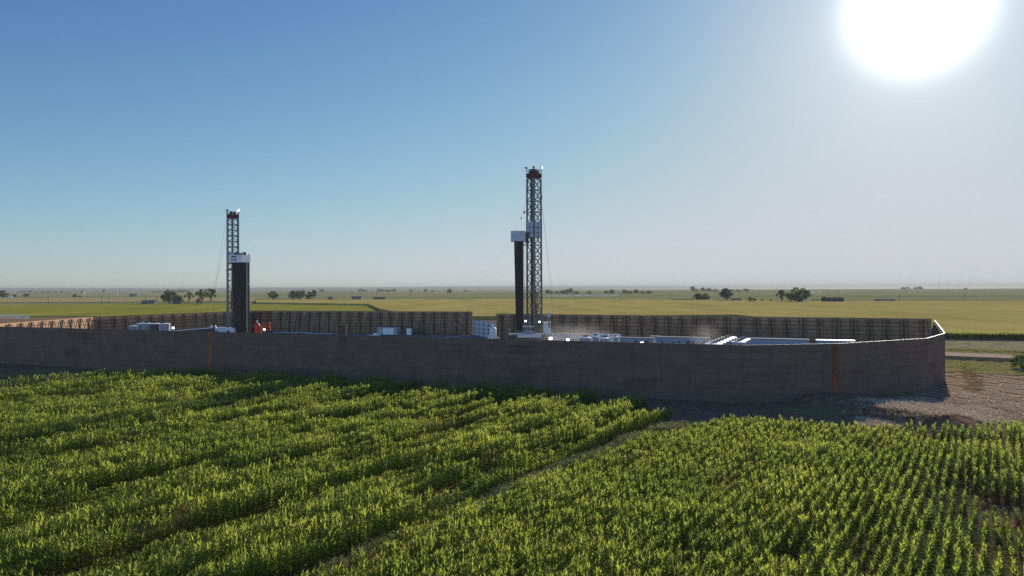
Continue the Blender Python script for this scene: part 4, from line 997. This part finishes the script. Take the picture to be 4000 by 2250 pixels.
for (px, yb, yt, lb) in poles:
    D = dist(px, yb); h = (yb - yt) * D / FPX
    if pp0 is None:
        pp0 = thing('power_pole', lb, 'power pole', (X(px, D), D, 0), .1, 'power poles on the plain', (1, 1, h / 12))
        m = MB(); m.tube([(0, 0, -.2), (0, 0, 12)], [.26, .2], 6); m.build('pole', M['pole_wood'], pp0)
        m = MB(); m.box(-1.1, 1.1, -.36, -.2, 10.9, 11.15); m.build('crossarm', M['pole_wood'], pp0)
    else: dup(pp0, (X(px, D), D, 0), .1 + px * .0001, lb, None, (1, 1, h / 12))
D = 6000; t = thing('radio_mast', 'thin radio mast on the ridge at right', 'mast', (X(3667, D), D, 0))
m = MB(); m.tube([(0, 0, 0), (0, 0, Z(3667, 1104, D))], [.9, .5], 6); m.build('pole', M['steel_grey'], t)
m = MB(); m.box(-1.4, 1.4, -.8, .8, Z(3667, 1110, D), Z(3667, 1108, D)); m.build('antenna', M['steel_grey'], t)

def hedge(label, px0, px1, yb, h, seed):
    D = dist((px0 + px1) / 2, yb); x0, x1 = X(px0, D), X(px1, D); rnd = random.Random(seed); mb = MB(); n = int(max(30, (x1 - x0) / 6))
    for i in range(n):
        x = x0 + (x1 - x0) * (i + rnd.random()) / n; hh = h * rnd.choice((.3, .5, .7, 1.0, 1.3)); leaf_cloud(mb, (x, D + rnd.uniform(-2, 2), hh * .5), max(1.5, hh * .9), 10, .55 * max(1, hh / 2), rnd, .6)
    o = mb.build('hedge', M['tree_leaf_dark']); tag(o, label, 'hedge', 'hedge lines across the plain')
hedge('dark hedge line at the far edge of the bright green field', -40, 1000, 1186, 1.5, 1)
hedge('thin hedge line along the road behind the trees between the rigs', 1000, 1480, 1172, 1.4, 2)
hedge('long thin hedge line in the plain left of the middle rig', 1300, 2000, 1159, 1.6, 3)
hedge('faint hedge line far behind the lone hazy tree', 1000, 2300, 1151, 2.2, 4)
hedge('hedge line joining the bushes of the right farm', 2640, 3300, 1184, 1.0, 5)
hedge('thin hedge line above the right farm trees', 2860, 3180, 1153, 2.2, 6)
hedge('thin dark hedge line in the fields at far left', 0, 640, 1166, 1.6, 7)
hedge('faint hedge line near the silo', 0, 560, 1150, 3, 8)
hedge('thin hedge line in the right fields beyond the grey metal shed', 3300, 4100, 1160, 1.6, 9)
hedge('low hedge at the far edge of the right cornfield', 3300, 4100, 1183, 1.0, 10)
hedge('faint far hedge line above the open plain at right', 2300, 3900, 1142, 3.5, 11)

# irrigation sprinklers: a pivot pipe on wheeled towers with its spray
def pivot(label, px0, px1, yb, hspray, name='irrigation_pivot'):
    D = dist((px0 + px1) / 2, yb); x0, x1 = X(px0, D), X(px1, D); L = x1 - x0
    t = thing(name, label, 'sprinkler', (x0, D, 0), 0, 'irrigation sprinklers on the plain')
    n = max(2, int(L / 25)); m = MB()
    for k in range(n):
        a, b = k * L / n, (k + 1) * L / n
        m.tube([(a, 0, 3.6), ((a + b) / 2, 0, 4.4), (b, 0, 3.6)], .12, 5)
    m.build('pipe', M['steel_white'], t)
    for k in range(n + 1):
        q = MB(); x = k * L / n; q.beam((x, -1.2, .3), (x, 0, 3.6), .14); q.beam((x, 1.2, .3), (x, 0, 3.6), .14); q.build('tower', M['steel_grey'], t)
    rnd = random.Random(int(px0)); sp = MB()
    for _ in range(int(min(2600, L * 12))):
        x = rnd.uniform(0, L); z = rnd.uniform(.4, 1) * (3.6 + hspray * math.sin(PI * min(1, max(0, x / L))) * rnd.random()); s = rnd.uniform(.15, .4); y = rnd.uniform(-2, 2)
        sp.quad((x - s, y, z), (x, y - .1, z - s * .5), (x + s, y, z), (x, y + .1, z + s * .5))
    sp.build('spray', M['spray'], t)
pivot('long white spraying pivot line in the field right of the middle rig', 2128, 2415, 1160, 1.2)
pivot('short white spray line right of the biggest round tree', 3160, 3215, 1146, 1.0)
pivot('small white spray arc behind the dark barn', 3275, 3308, 1145, 5)
pivot('bright white spray dome beyond the grey metal shed', 3548, 3580, 1146, 9)
pivot('white spray arc third from the right picture edge', 3708, 3742, 1138, 6)
pivot('rightmost tiny white spray line on the far plain', 3802, 3828, 1131, 4)
D = 470; t = thing('irrigation_pivot', 'low white spray arch behind the sunlit wall at far left', 'sprinkler', (X(-60, D), D, 0), 0, 'irrigation sprinklers on the plain')
m = MB(); L = X(116, D) - X(-60, D)
m.tube([(0, 0, 1.5)] + [(L * k / 10, 0, 1.6 + 2.0 * math.sin(PI * (.15 + .75 * k / 10))) for k in range(1, 11)], .16, 5); m.build('pipe', M['steel_white'], t)
sp = MB(); rnd = random.Random(3)
for _ in range(900):
    x = rnd.uniform(0, L); z = (1.6 + 2.0 * math.sin(PI * (.15 + .75 * x / L))) * rnd.uniform(.25, 1); s = rnd.uniform(.08, .2); y = rnd.uniform(-1, 1)
    sp.quad((x - s, y, z), (x, y - .05, z - s * .6), (x + s, y, z), (x, y + .05, z + s * .6))
sp.build('spray', M['spray'], t)

# ------------------------------------------------------------------ scatter (uncountable crops and weeds)
def blade(mb, p, az, L, w, el0, el1, seg=3):
    d = Vector((math.cos(az), math.sin(az), 0)); side = Vector((-d.y, d.x, 0)); p = Vector(p); prev = None
    prof = [.55, 1.0, .8, .06] if seg == 3 else [.7, 1.0, .9, .6, .05]
    for i in range(seg + 1):
        ww = w * prof[i] / 2
        a, b = p + side * ww, p - side * ww
        if prev: mb.quad(prev[0], prev[1], b, a)
        prev = (a, b)
        e = el0 + (el1 - el0) * (i / seg)
        p = p + (d * math.cos(e) + Vector((0, 0, math.sin(e)))) * (L / seg)
def merge(parts, name):
    """join several MB's into one mesh with one material slot each"""
    v, f, mi, mats = [], [], [], []
    for mb, mt_ in parts:
        o = len(v); v += mb.v; f += [tuple(i + o for i in q) for q in mb.f]; mi += [len(mats)] * len(mb.f); mats.append(mt_)
    me = bpy.data.meshes.new(name); me.from_pydata(v, [], f)
    for mt_ in mats: me.materials.append(mt_)
    me.polygons.foreach_set('material_index', mi); me.update(); return me
def corn_clump(seed, h, dry=0.0, length=1.2):
    rnd = random.Random(seed); lf, ts, dr = MB(), MB(), MB()
    for k in range(6):
        x = (k + .5) / 6 * length - length / 2 + rnd.uniform(-.06, .06); y = rnd.uniform(-.05, .05); hh = h * rnd.uniform(.88, 1.06)
        lean = Vector((rnd.uniform(-.1, .1), rnd.uniform(-.1, .1), 0)); az = rnd.uniform(0, PI)
        top = Vector((x, y, 0)) + lean + Vector((0, 0, hh * .84))
        st = dr if rnd.random() < dry else lf
        st.tube([(x, y, 0), (x + lean.x * .5, y + lean.y * .5, hh * .45), tuple(top)], [.018, .015, .01], 3, False)
        for i in range(14):
            t = .14 + .74 * i / 13; p = Vector((x, y, 0)) + lean * t + Vector((0, 0, hh * t * .98))
            a = az + PI * (i % 2) + rnd.uniform(-.5, .5)
            up = t > .68
            tgt = dr if (t < .32 and rnd.random() < .15 + dry) or rnd.random() < dry * .6 else lf
            blade(tgt, p, a, rnd.uniform(.62, .88) * (.68 if up else 1.0) * h / 2.2, rnd.uniform(.054, .078), R(rnd.uniform(64, 84) if up else rnd.uniform(46, 70)), R(rnd.uniform(-20, 45) if up else rnd.uniform(-75, -15)))
        for i in range(4):
            blade(ts, top, rnd.uniform(0, 6.28), rnd.uniform(.24, .38), .022, R(rnd.uniform(62, 88)), R(rnd.uniform(30, 75)), 3)
    return merge([(lf, M['corn_leaf']), (ts, M['tassel']), (dr, M['dry_leaf'])], 'corn_clump')
def weed_clump(seed, m, h=1.0, n=70, spread=.55, w=.03, droop=(20, 75)):
    rnd = random.Random(seed); mb = MB()
    for _ in range(n):
        a = rnd.uniform(0, 6.28); r = spread * math.sqrt(rnd.random())
        hh = h * rnd.uniform(.5, 1.0) * (1 - .5 * (r / spread) ** 2)
        blade(mb, (r * math.cos(a), r * math.sin(a), 0), a + rnd.uniform(-.7, .7), hh, w * rnd.uniform(.7, 1.5), R(rnd.uniform(65, 88)), R(rnd.uniform(*droop)), 3)
        if h > .7:
            for k in range(3):
                q = rnd.uniform(.45, .95); blade(mb, (r * math.cos(a) * (1 + q * .5), r * math.sin(a) * (1 + q * .5), hh * q * .85), rnd.uniform(0, 6.28), hh * .22, w * 1.4, R(50), R(10), 3)
    return merge([(mb, m)], 'weed_clump')
def straw_clump(seed):
    rnd = random.Random(seed); mb = MB()
    for _ in range(26):
        a = rnd.uniform(0, 6.28); r = .9 * math.sqrt(rnd.random())
        blade(mb, (r * math.cos(a), r * math.sin(a), rnd.uniform(0, .05)), rnd.uniform(0, 6.28), rnd.uniform(.4, 1.0), rnd.uniform(.05, .11), R(rnd.uniform(2, 50)), R(rnd.uniform(-30, 20)), 3)
    return merge([(mb, M['straw'])], 'straw_clump')

def scatter_group(coll):
    ng = bpy.data.node_groups.new('scatter', 'GeometryNodeTree')
    ng.interface.new_socket(name='Geometry', in_out='INPUT', socket_type='NodeSocketGeometry')
    ng.interface.new_socket(name='Geometry', in_out='OUTPUT', socket_type='NodeSocketGeometry')
    n, l = ng.nodes, ng.links
    gi, go = n.new('NodeGroupInput'), n.new('NodeGroupOutput')
    ci = n.new('GeometryNodeCollectionInfo'); ci.inputs['Collection'].default_value = coll; ci.inputs['Separate Children'].default_value = True; ci.inputs['Reset Children'].default_value = True
    ip = n.new('GeometryNodeInstanceOnPoints'); ip.inputs['Pick Instance'].default_value = True
    def attr(nm, ty):
        a = n.new('GeometryNodeInputNamedAttribute'); a.data_type = ty; a.inputs['Name'].default_value = nm
        return [o for o in a.outputs if o.enabled and o.name == 'Attribute'][0]
    l.new(gi.outputs[0], ip.inputs['Points']); l.new(ci.outputs[0], ip.inputs['Instance'])
    l.new(attr('idx', 'INT'), ip.inputs['Instance Index'])
    l.new(attr('rot', 'FLOAT_VECTOR'), ip.inputs['Rotation']); l.new(attr('scl', 'FLOAT_VECTOR'), ip.inputs['Scale'])
    l.new(ip.outputs[0], go.inputs[0]); return ng
def scatter(name, pts, rots, scls, idxs, meshes, label, cat):
    coll = bpy.data.collections.new(name + '_kinds')
    for i, me in enumerate(meshes):
        o = bpy.data.objects.new('%s_kind_%02d' % (name, i), me); coll.objects.link(o)
    me = bpy.data.meshes.new(name); me.from_pydata([tuple(p) for p in pts], [], [])
    a = me.attributes.new('rot', 'FLOAT_VECTOR', 'POINT'); a.data.foreach_set('vector', np.asarray(rots, np.float32).ravel())
    a = me.attributes.new('scl', 'FLOAT_VECTOR', 'POINT'); a.data.foreach_set('vector', np.asarray(scls, np.float32).ravel())
    a = me.attributes.new('idx', 'INT', 'POINT'); a.data.foreach_set('value', np.asarray(idxs, np.int32))
    o = bpy.data.objects.new(name, me); COL.objects.link(o)
    md = o.modifiers.new('scatter', 'NODES'); md.node_group = scatter_group(coll)
    tag(o, label, cat, kind='stuff'); return o

class VN:
    """value noise"""
    def __init__(s, seed): s.t = np.random.RandomState(seed).rand(256, 256)
    def __call__(s, x, y):
        xi, yi = int(math.floor(x)), int(math.floor(y)); fx, fy = x - xi, y - yi
        fx, fy = fx * fx * (3 - 2 * fx), fy * fy * (3 - 2 * fy); t = s.t
        a, b = t[xi % 256, yi % 256], t[(xi + 1) % 256, yi % 256]; c, d = t[xi % 256, (yi + 1) % 256], t[(xi + 1) % 256, (yi + 1) % 256]
        return (a + (b - a) * fx) * (1 - fy) + (c + (d - c) * fx) * fy
n1, n2, n3, n4 = VN(1), VN(2), VN(3), VN(4)
ROW = 0.76
def in_view(x, y, marg=0.06):
    return y > 33 and abs(x) < y * (2000 / FPX + marg) + 2
# prototypes: 0-5 full green, 6-8 dry tinged
CORN = [corn_clump(100 + i, 2.45) for i in range(6)] + [corn_clump(200 + i, 2.3, .35) for i in range(2)] + [corn_clump(220, 2.1, .65)]
ROWANG = math.atan2(AX[1], AX[0])
def corn(name, vr, uend, ustart, hfun, label):
    rnd = random.Random(name); P_, R_, S_, I_ = [], [], [], []
    v = vr[0]
    while v < vr[1]:
        u = ustart(v) + rnd.uniform(0, .5); ue = uend(v) + rnd.uniform(-.6, .6)
        while u < ue:
            x, y = uv(u, v + .10 * math.sin(u * .21 + v * 1.7) + .06 * math.sin(u * .9 + v * 5))
            if in_view(x, y):
                s, dry = hfun(u, v)
                if s > 0.22:
                    P_.append((x + rnd.uniform(-.05, .05), y + rnd.uniform(-.05, .05), float(terrain(x, y))))
                    R_.append((rnd.uniform(-.05, .05), rnd.uniform(-.05, .05), ROWANG + (PI if rnd.random() < .5 else 0) + rnd.uniform(-.05, .05)))
                    k = s * rnd.uniform(.86, 1.12); S_.append((1.0, rnd.choice((-1, 1)) * min(1.1, .55 + .5 * k), k))
                    I_.append(rnd.randint(6, 8) if rnd.random() < dry else rnd.randint(0, 5))
            u += 1.17
        v += ROW
    scatter(name, P_, R_, S_, I_, CORN, label, 'cornfield')
    return len(P_)
def h_left(u, v):
    streak = n1(u / 13 + 40, v / 2.1) * .6 + n2(u / 5, v / 1.0 + 9) * .4
    patch = n3(u / 22, v / 12)
    s = .36 + .80 * min(1, max(0, (streak - .25) / .36)) + .12 * (patch - .5)
    lane = (v + .5 * math.sin(u * .05)) % 4.56
    if lane < 1.3 and n3(u / 19 + 60, math.floor(v / 4.56) * 3.1 + 7) > .40: s = min(s, .34 + .2 * n2(u / 2, v))
    if streak < .25: s = .15 if n4(u / 3, v / 2) < .5 else .42
    dry = max(0, .12 + .9 * (n4(u / 16 + 7, v / 4) - .72) * 3)
    if 60 < u < 88 and abs(v + 53 + .3 * math.sin(u * .2)) < 1.0: s, dry = min(s, .8), .95
    return s, dry
def h_right(u, v):
    a = n1(u / 9 + 80, v / 2.6); b = n2(u / 30 + 3, v / 9 + 5)
    s = .86 + .2 * a
    weak = 0.0
    for (pu, pv, ru, rv, k) in ((74, -.3, 9, 4.2, 1.0), (56, -6.6, 7, 1.7, 1.0), (99, -4.5, 2.4, 5, .9), (61, 2, 6, 3, .85), (90, -19, 6, 2.5, .3), (52, -11, 6, 1.3, .7)):
        d = ((u - pu) / ru) ** 2 + ((v - pv) / rv) ** 2
        weak = max(weak, k * math.exp(-d * 1.2) * (.45 + .9 * n3(u / 3, v / 1.6)))
    s -= weak * .62
    if n2(u * .9 + 70, v / .76 + 13) < weak * .5: s = 0.0
    if n4(u / 2.2 + 31, v / .8) < .035: s *= .35
    edge_ = max(0.0, min(1.0, (v + 36.6) / 4.0)); s *= .72 + .28 * edge_
    if edge_ < .6 and n4(u / 3 + 50, v / 1.2) < .42 - .5 * edge_: s = .2
    return s, min(.95, max(0, .08 + weak * .95 + (n3(u / 18, v / 5) - .7) * 2))
def end_left(v):
    return float(np.interp(v, [-155, -152, -149, -120, -76, -50, -38], [60, 82, 90, 98, 105, 108, 101]))
def end_right(v):
    return float(np.interp(v, [-36, -34, -31, -30, -12, -1, 4, 12], [62, 82, 88, 98, 102, 108, 114, 122]))
nl = corn('corn_crop', (-157, -37.9), end_left, lambda v: -35, h_left, 'dense streaky green cornfield left of the weedy ditch line')
nr = corn('corn_rows', (-36.6, 22), end_right, lambda v: 22, h_right, 'green cornfield with straight tasselled rows at lower right')
# weeds in the ditch between the fields
rnd = random.Random(77); P_, R_, S_, I_ = [], [], [], []
WEEDS = [weed_clump(300 + i, M['weed']) for i in range(4)]
for k in range(2600):
    u = rnd.uniform(12, 97); v = -37.2 + rnd.gauss(0, .45) + .5 * math.sin(u * .17)
    dens = n1(u / 4 + 3, 2.2)
    if u > 84: v += (u - 84) * .22 + rnd.uniform(-1.2, 1.8)
    if rnd.random() > max(.05, 2.2 * (dens - .3)): continue
    x, y = uv(u, v)
    if not in_view(x, y): continue
    s = rnd.uniform(.7, 1.3) * (.8 + .5 * dens) * (1.25 if u > 80 else 1)
    P_.append((x, y, float(terrain(x, y)))); R_.append((0, 0, rnd.uniform(0, 6.28))); S_.append((s, s, s)); I_.append(rnd.randint(0, 3))
for k in range(4200):                              # weeds in the gaps of the left field
    u, v = rnd.uniform(0, 95), rnd.uniform(-155, -39); x, y = uv(u, v)
    if not in_view(x, y) or u > end_left(v): continue
    if h_left(u, v)[0] > .5: continue
    s = rnd.uniform(.6, 1.1); P_.append((x, y, 0)); R_.append((0, 0, rnd.uniform(0, 6.28))); S_.append((s, s, s)); I_.append(rnd.randint(0, 3))
scatter('weeds', P_, R_, S_, I_, WEEDS, 'grey green bushy weeds along the ditch line between the cornfields', 'weeds')
# rust coloured dry weeds on the mound right of the wall and in the corn
P_, R_, S_, I_ = [], [], [], []
RUST = [weed_clump(400 + i, M['rust_weed'], .7, 40, .5, .03) for i in range(3)]
for k in range(520):
    t_ = rnd.random(); px = 3765 + 62 * t_ + rnd.gauss(0, 18) - 40 * max(0, t_ - .6); yy = 1432 + 95 * t_ + rnd.gauss(0, 6)
    D = dist(px, yy); x = X(px, D); s = rnd.uniform(.4, 1.0)
    P_.append((x, D, float(terrain(x, D)))); R_.append((0, 0, rnd.uniform(0, 6.28))); S_.append((s, s, s * .8)); I_.append(rnd.randint(0, 2))
scatter('dry_weeds', P_, R_, S_, I_, RUST, 'patch of rust orange dry weeds on the bare ground right of the wall', 'weeds')
# straw litter on the bare ground
P_, R_, S_, I_ = [], [], [], []
STRAW = [straw_clump(500 + i) for i in range(4)]
for k in range(9000):
    px = rnd.uniform(3350, 4150); yy = 1400 + 270 * math.sqrt(rnd.random()); D = dist(px, yy); x = X(px, D)
    u, v = to_uv(x, D)
    if u < end_right(v) + .5 or u > 192 and v > 0: continue
    if v < -9 and u > 101 + (v + 34) * .6 + 8 and v < -7: 
        if x < 92 and u > 118 + (v + 34): continue
    if yy < 1562 and px < 3712 or yy < 1600 and px < 3520: continue
    if rnd.random() > (.15 + .9 * n1(x / 5, D / 8)) * (.1 + .8 * n2(x / 2.4 + 3, D / 4)): continue
    s = rnd.uniform(.5, 1.2); P_.append((x, D, float(terrain(x, D)) + .02)); R_.append((0, 0, rnd.uniform(0, 6.28))); S_.append((s, s, s)); I_.append(rnd.randint(0, 3))
scatter('straw_litter', P_, R_, S_, I_, STRAW, 'pale straw litter scattered over the bare ground right of the wall', 'straw')
# grass on the verges and the far corn edge
P_, R_, S_, I_ = [], [], [], []
GRASS = [weed_clump(600 + i, M['grass'], .45, 60, .6, .03) for i in range(4)]
for k in range(5200):
    u, v = rnd.choice(((192, 222), (192, 222), (242, 257), (257.5, 262)))
    u = rnd.uniform(u, v); v = rnd.uniform(-12, 70); x, y = uv(u, v)
    if not in_view(x, y) or x < 92 + (y - 150) * .545: continue
    s = rnd.uniform(.6, 1.5) * (1.6 if u > 257 else 1); P_.append((x, y, .02)); R_.append((0, 0, rnd.uniform(0, 6.28))); S_.append((s, s, s)); I_.append(rnd.randint(0, 3))
for k in range(700):                               # grassy bank at the far left corner of the corn
    px = rnd.uniform(-150, 165); yy = rnd.uniform(1458, 1478); D = dist(px, yy); s = rnd.uniform(.7, 1.6)
    P_.append((X(px, D), D, 0)); R_.append((0, 0, rnd.uniform(0, 6.28))); S_.append((s, s, s)); I_.append(rnd.randint(0, 3))
scatter('verge_grass', P_, R_, S_, I_, GRASS, 'tufts of dry green grass along the road verges and ditch', 'grass')
P_, R_, S_, I_ = [], [], [], []
edge = [P(4400, 255), P(3700, 267), P(3300, 330)]
for (a, b) in zip(edge[:-1], edge[1:]):
    L = math.hypot(b[0] - a[0], b[1] - a[1])
    for k in range(int(L / .8)):
        for j in range(9):
            t_ = (k + rnd.random()) / (L / .8); x = a[0] + (b[0] - a[0]) * t_; y = a[1] + (b[1] - a[1]) * t_ - .9 + j * .8
            if not in_view(x, y): continue
            s = rnd.uniform(.95, 1.2); P_.append((x, y, 0)); R_.append((0, 0, rnd.uniform(0, 6.28))); S_.append((1, 1, s)); I_.append(rnd.randint(4, 8))
scatter('corn_edge', P_, R_, S_, I_, CORN, 'dark front edge of the far yellow cornfield right of the walls', 'corn')

# ------------------------------------------------------------------ dust and haze
def vol_mat(name, col, dens, aniso, noise=None):
    m = bpy.data.materials.new(name); m.use_nodes = True
    n, l = m.node_tree.nodes, m.node_tree.links; n.clear()
    o = n.new('ShaderNodeOutputMaterial'); v = n.new('ShaderNodeVolumePrincipled')
    v.inputs['Color'].default_value = (*col, 1); v.inputs['Density'].default_value = dens; v.inputs['Anisotropy'].default_value = aniso
    if noise:
        tc = n.new('ShaderNodeTexCoord'); nz = n.new('ShaderNodeTexNoise'); nz.inputs['Scale'].default_value = noise; nz.inputs['Detail'].default_value = 3
        l.new(tc.outputs['Object'], nz.inputs['Vector'])
        ln = n.new('ShaderNodeVectorMath'); ln.operation = 'LENGTH'; l.new(tc.outputs['Object'], ln.inputs[0])
        fall = n.new('ShaderNodeMapRange'); fall.inputs[1].default_value = 1.0; fall.inputs[2].default_value = .2; l.new(ln.outputs['Value'], fall.inputs[0])
        mr = n.new('ShaderNodeMapRange'); mr.inputs[1].default_value = .35; mr.inputs[2].default_value = .8; mr.inputs[4].default_value = dens; l.new(nz.outputs['Fac'], mr.inputs[0])
        mu = n.new('ShaderNodeMath'); mu.operation = 'MULTIPLY'; l.new(mr.outputs[0], mu.inputs[0]); l.new(fall.outputs[0], mu.inputs[1]); l.new(mu.outputs[0], v.inputs['Density'])
    l.new(v.outputs[0], o.inputs['Volume']); return m
def dust(name, label, px, y, D, r, dens):
    mb = MB(); mb.ball((0, 0, 0), (1, 1, 1), 16, 10)
    o = mb.build(name, vol_mat(name, (.46, .43, .40), dens, .3, 1.6)); o.location = (X(px, D), D, Z(px, y, D)); o.scale = r
    tag(o, label, 'dust', kind='stuff')
dust('dust_cloud', 'pale dust drifting right of the middle rig', 2225, 1318, 196, (14, 7, 4.8), .13)
dust('dust_plume', 'thin dust plume rising left of the tank battery', 2752, 1318, 200, (5, 4, 5), .14)

hb = MB(); hb.box(-17500, 17500, -1600, 15500, -1.3, 60)
tag(hb.build('haze', vol_mat('haze', (.41, .45, .47), 8.5e-5, .1)), 'thin pale blue haze over the whole plain', 'haze', kind='stuff')
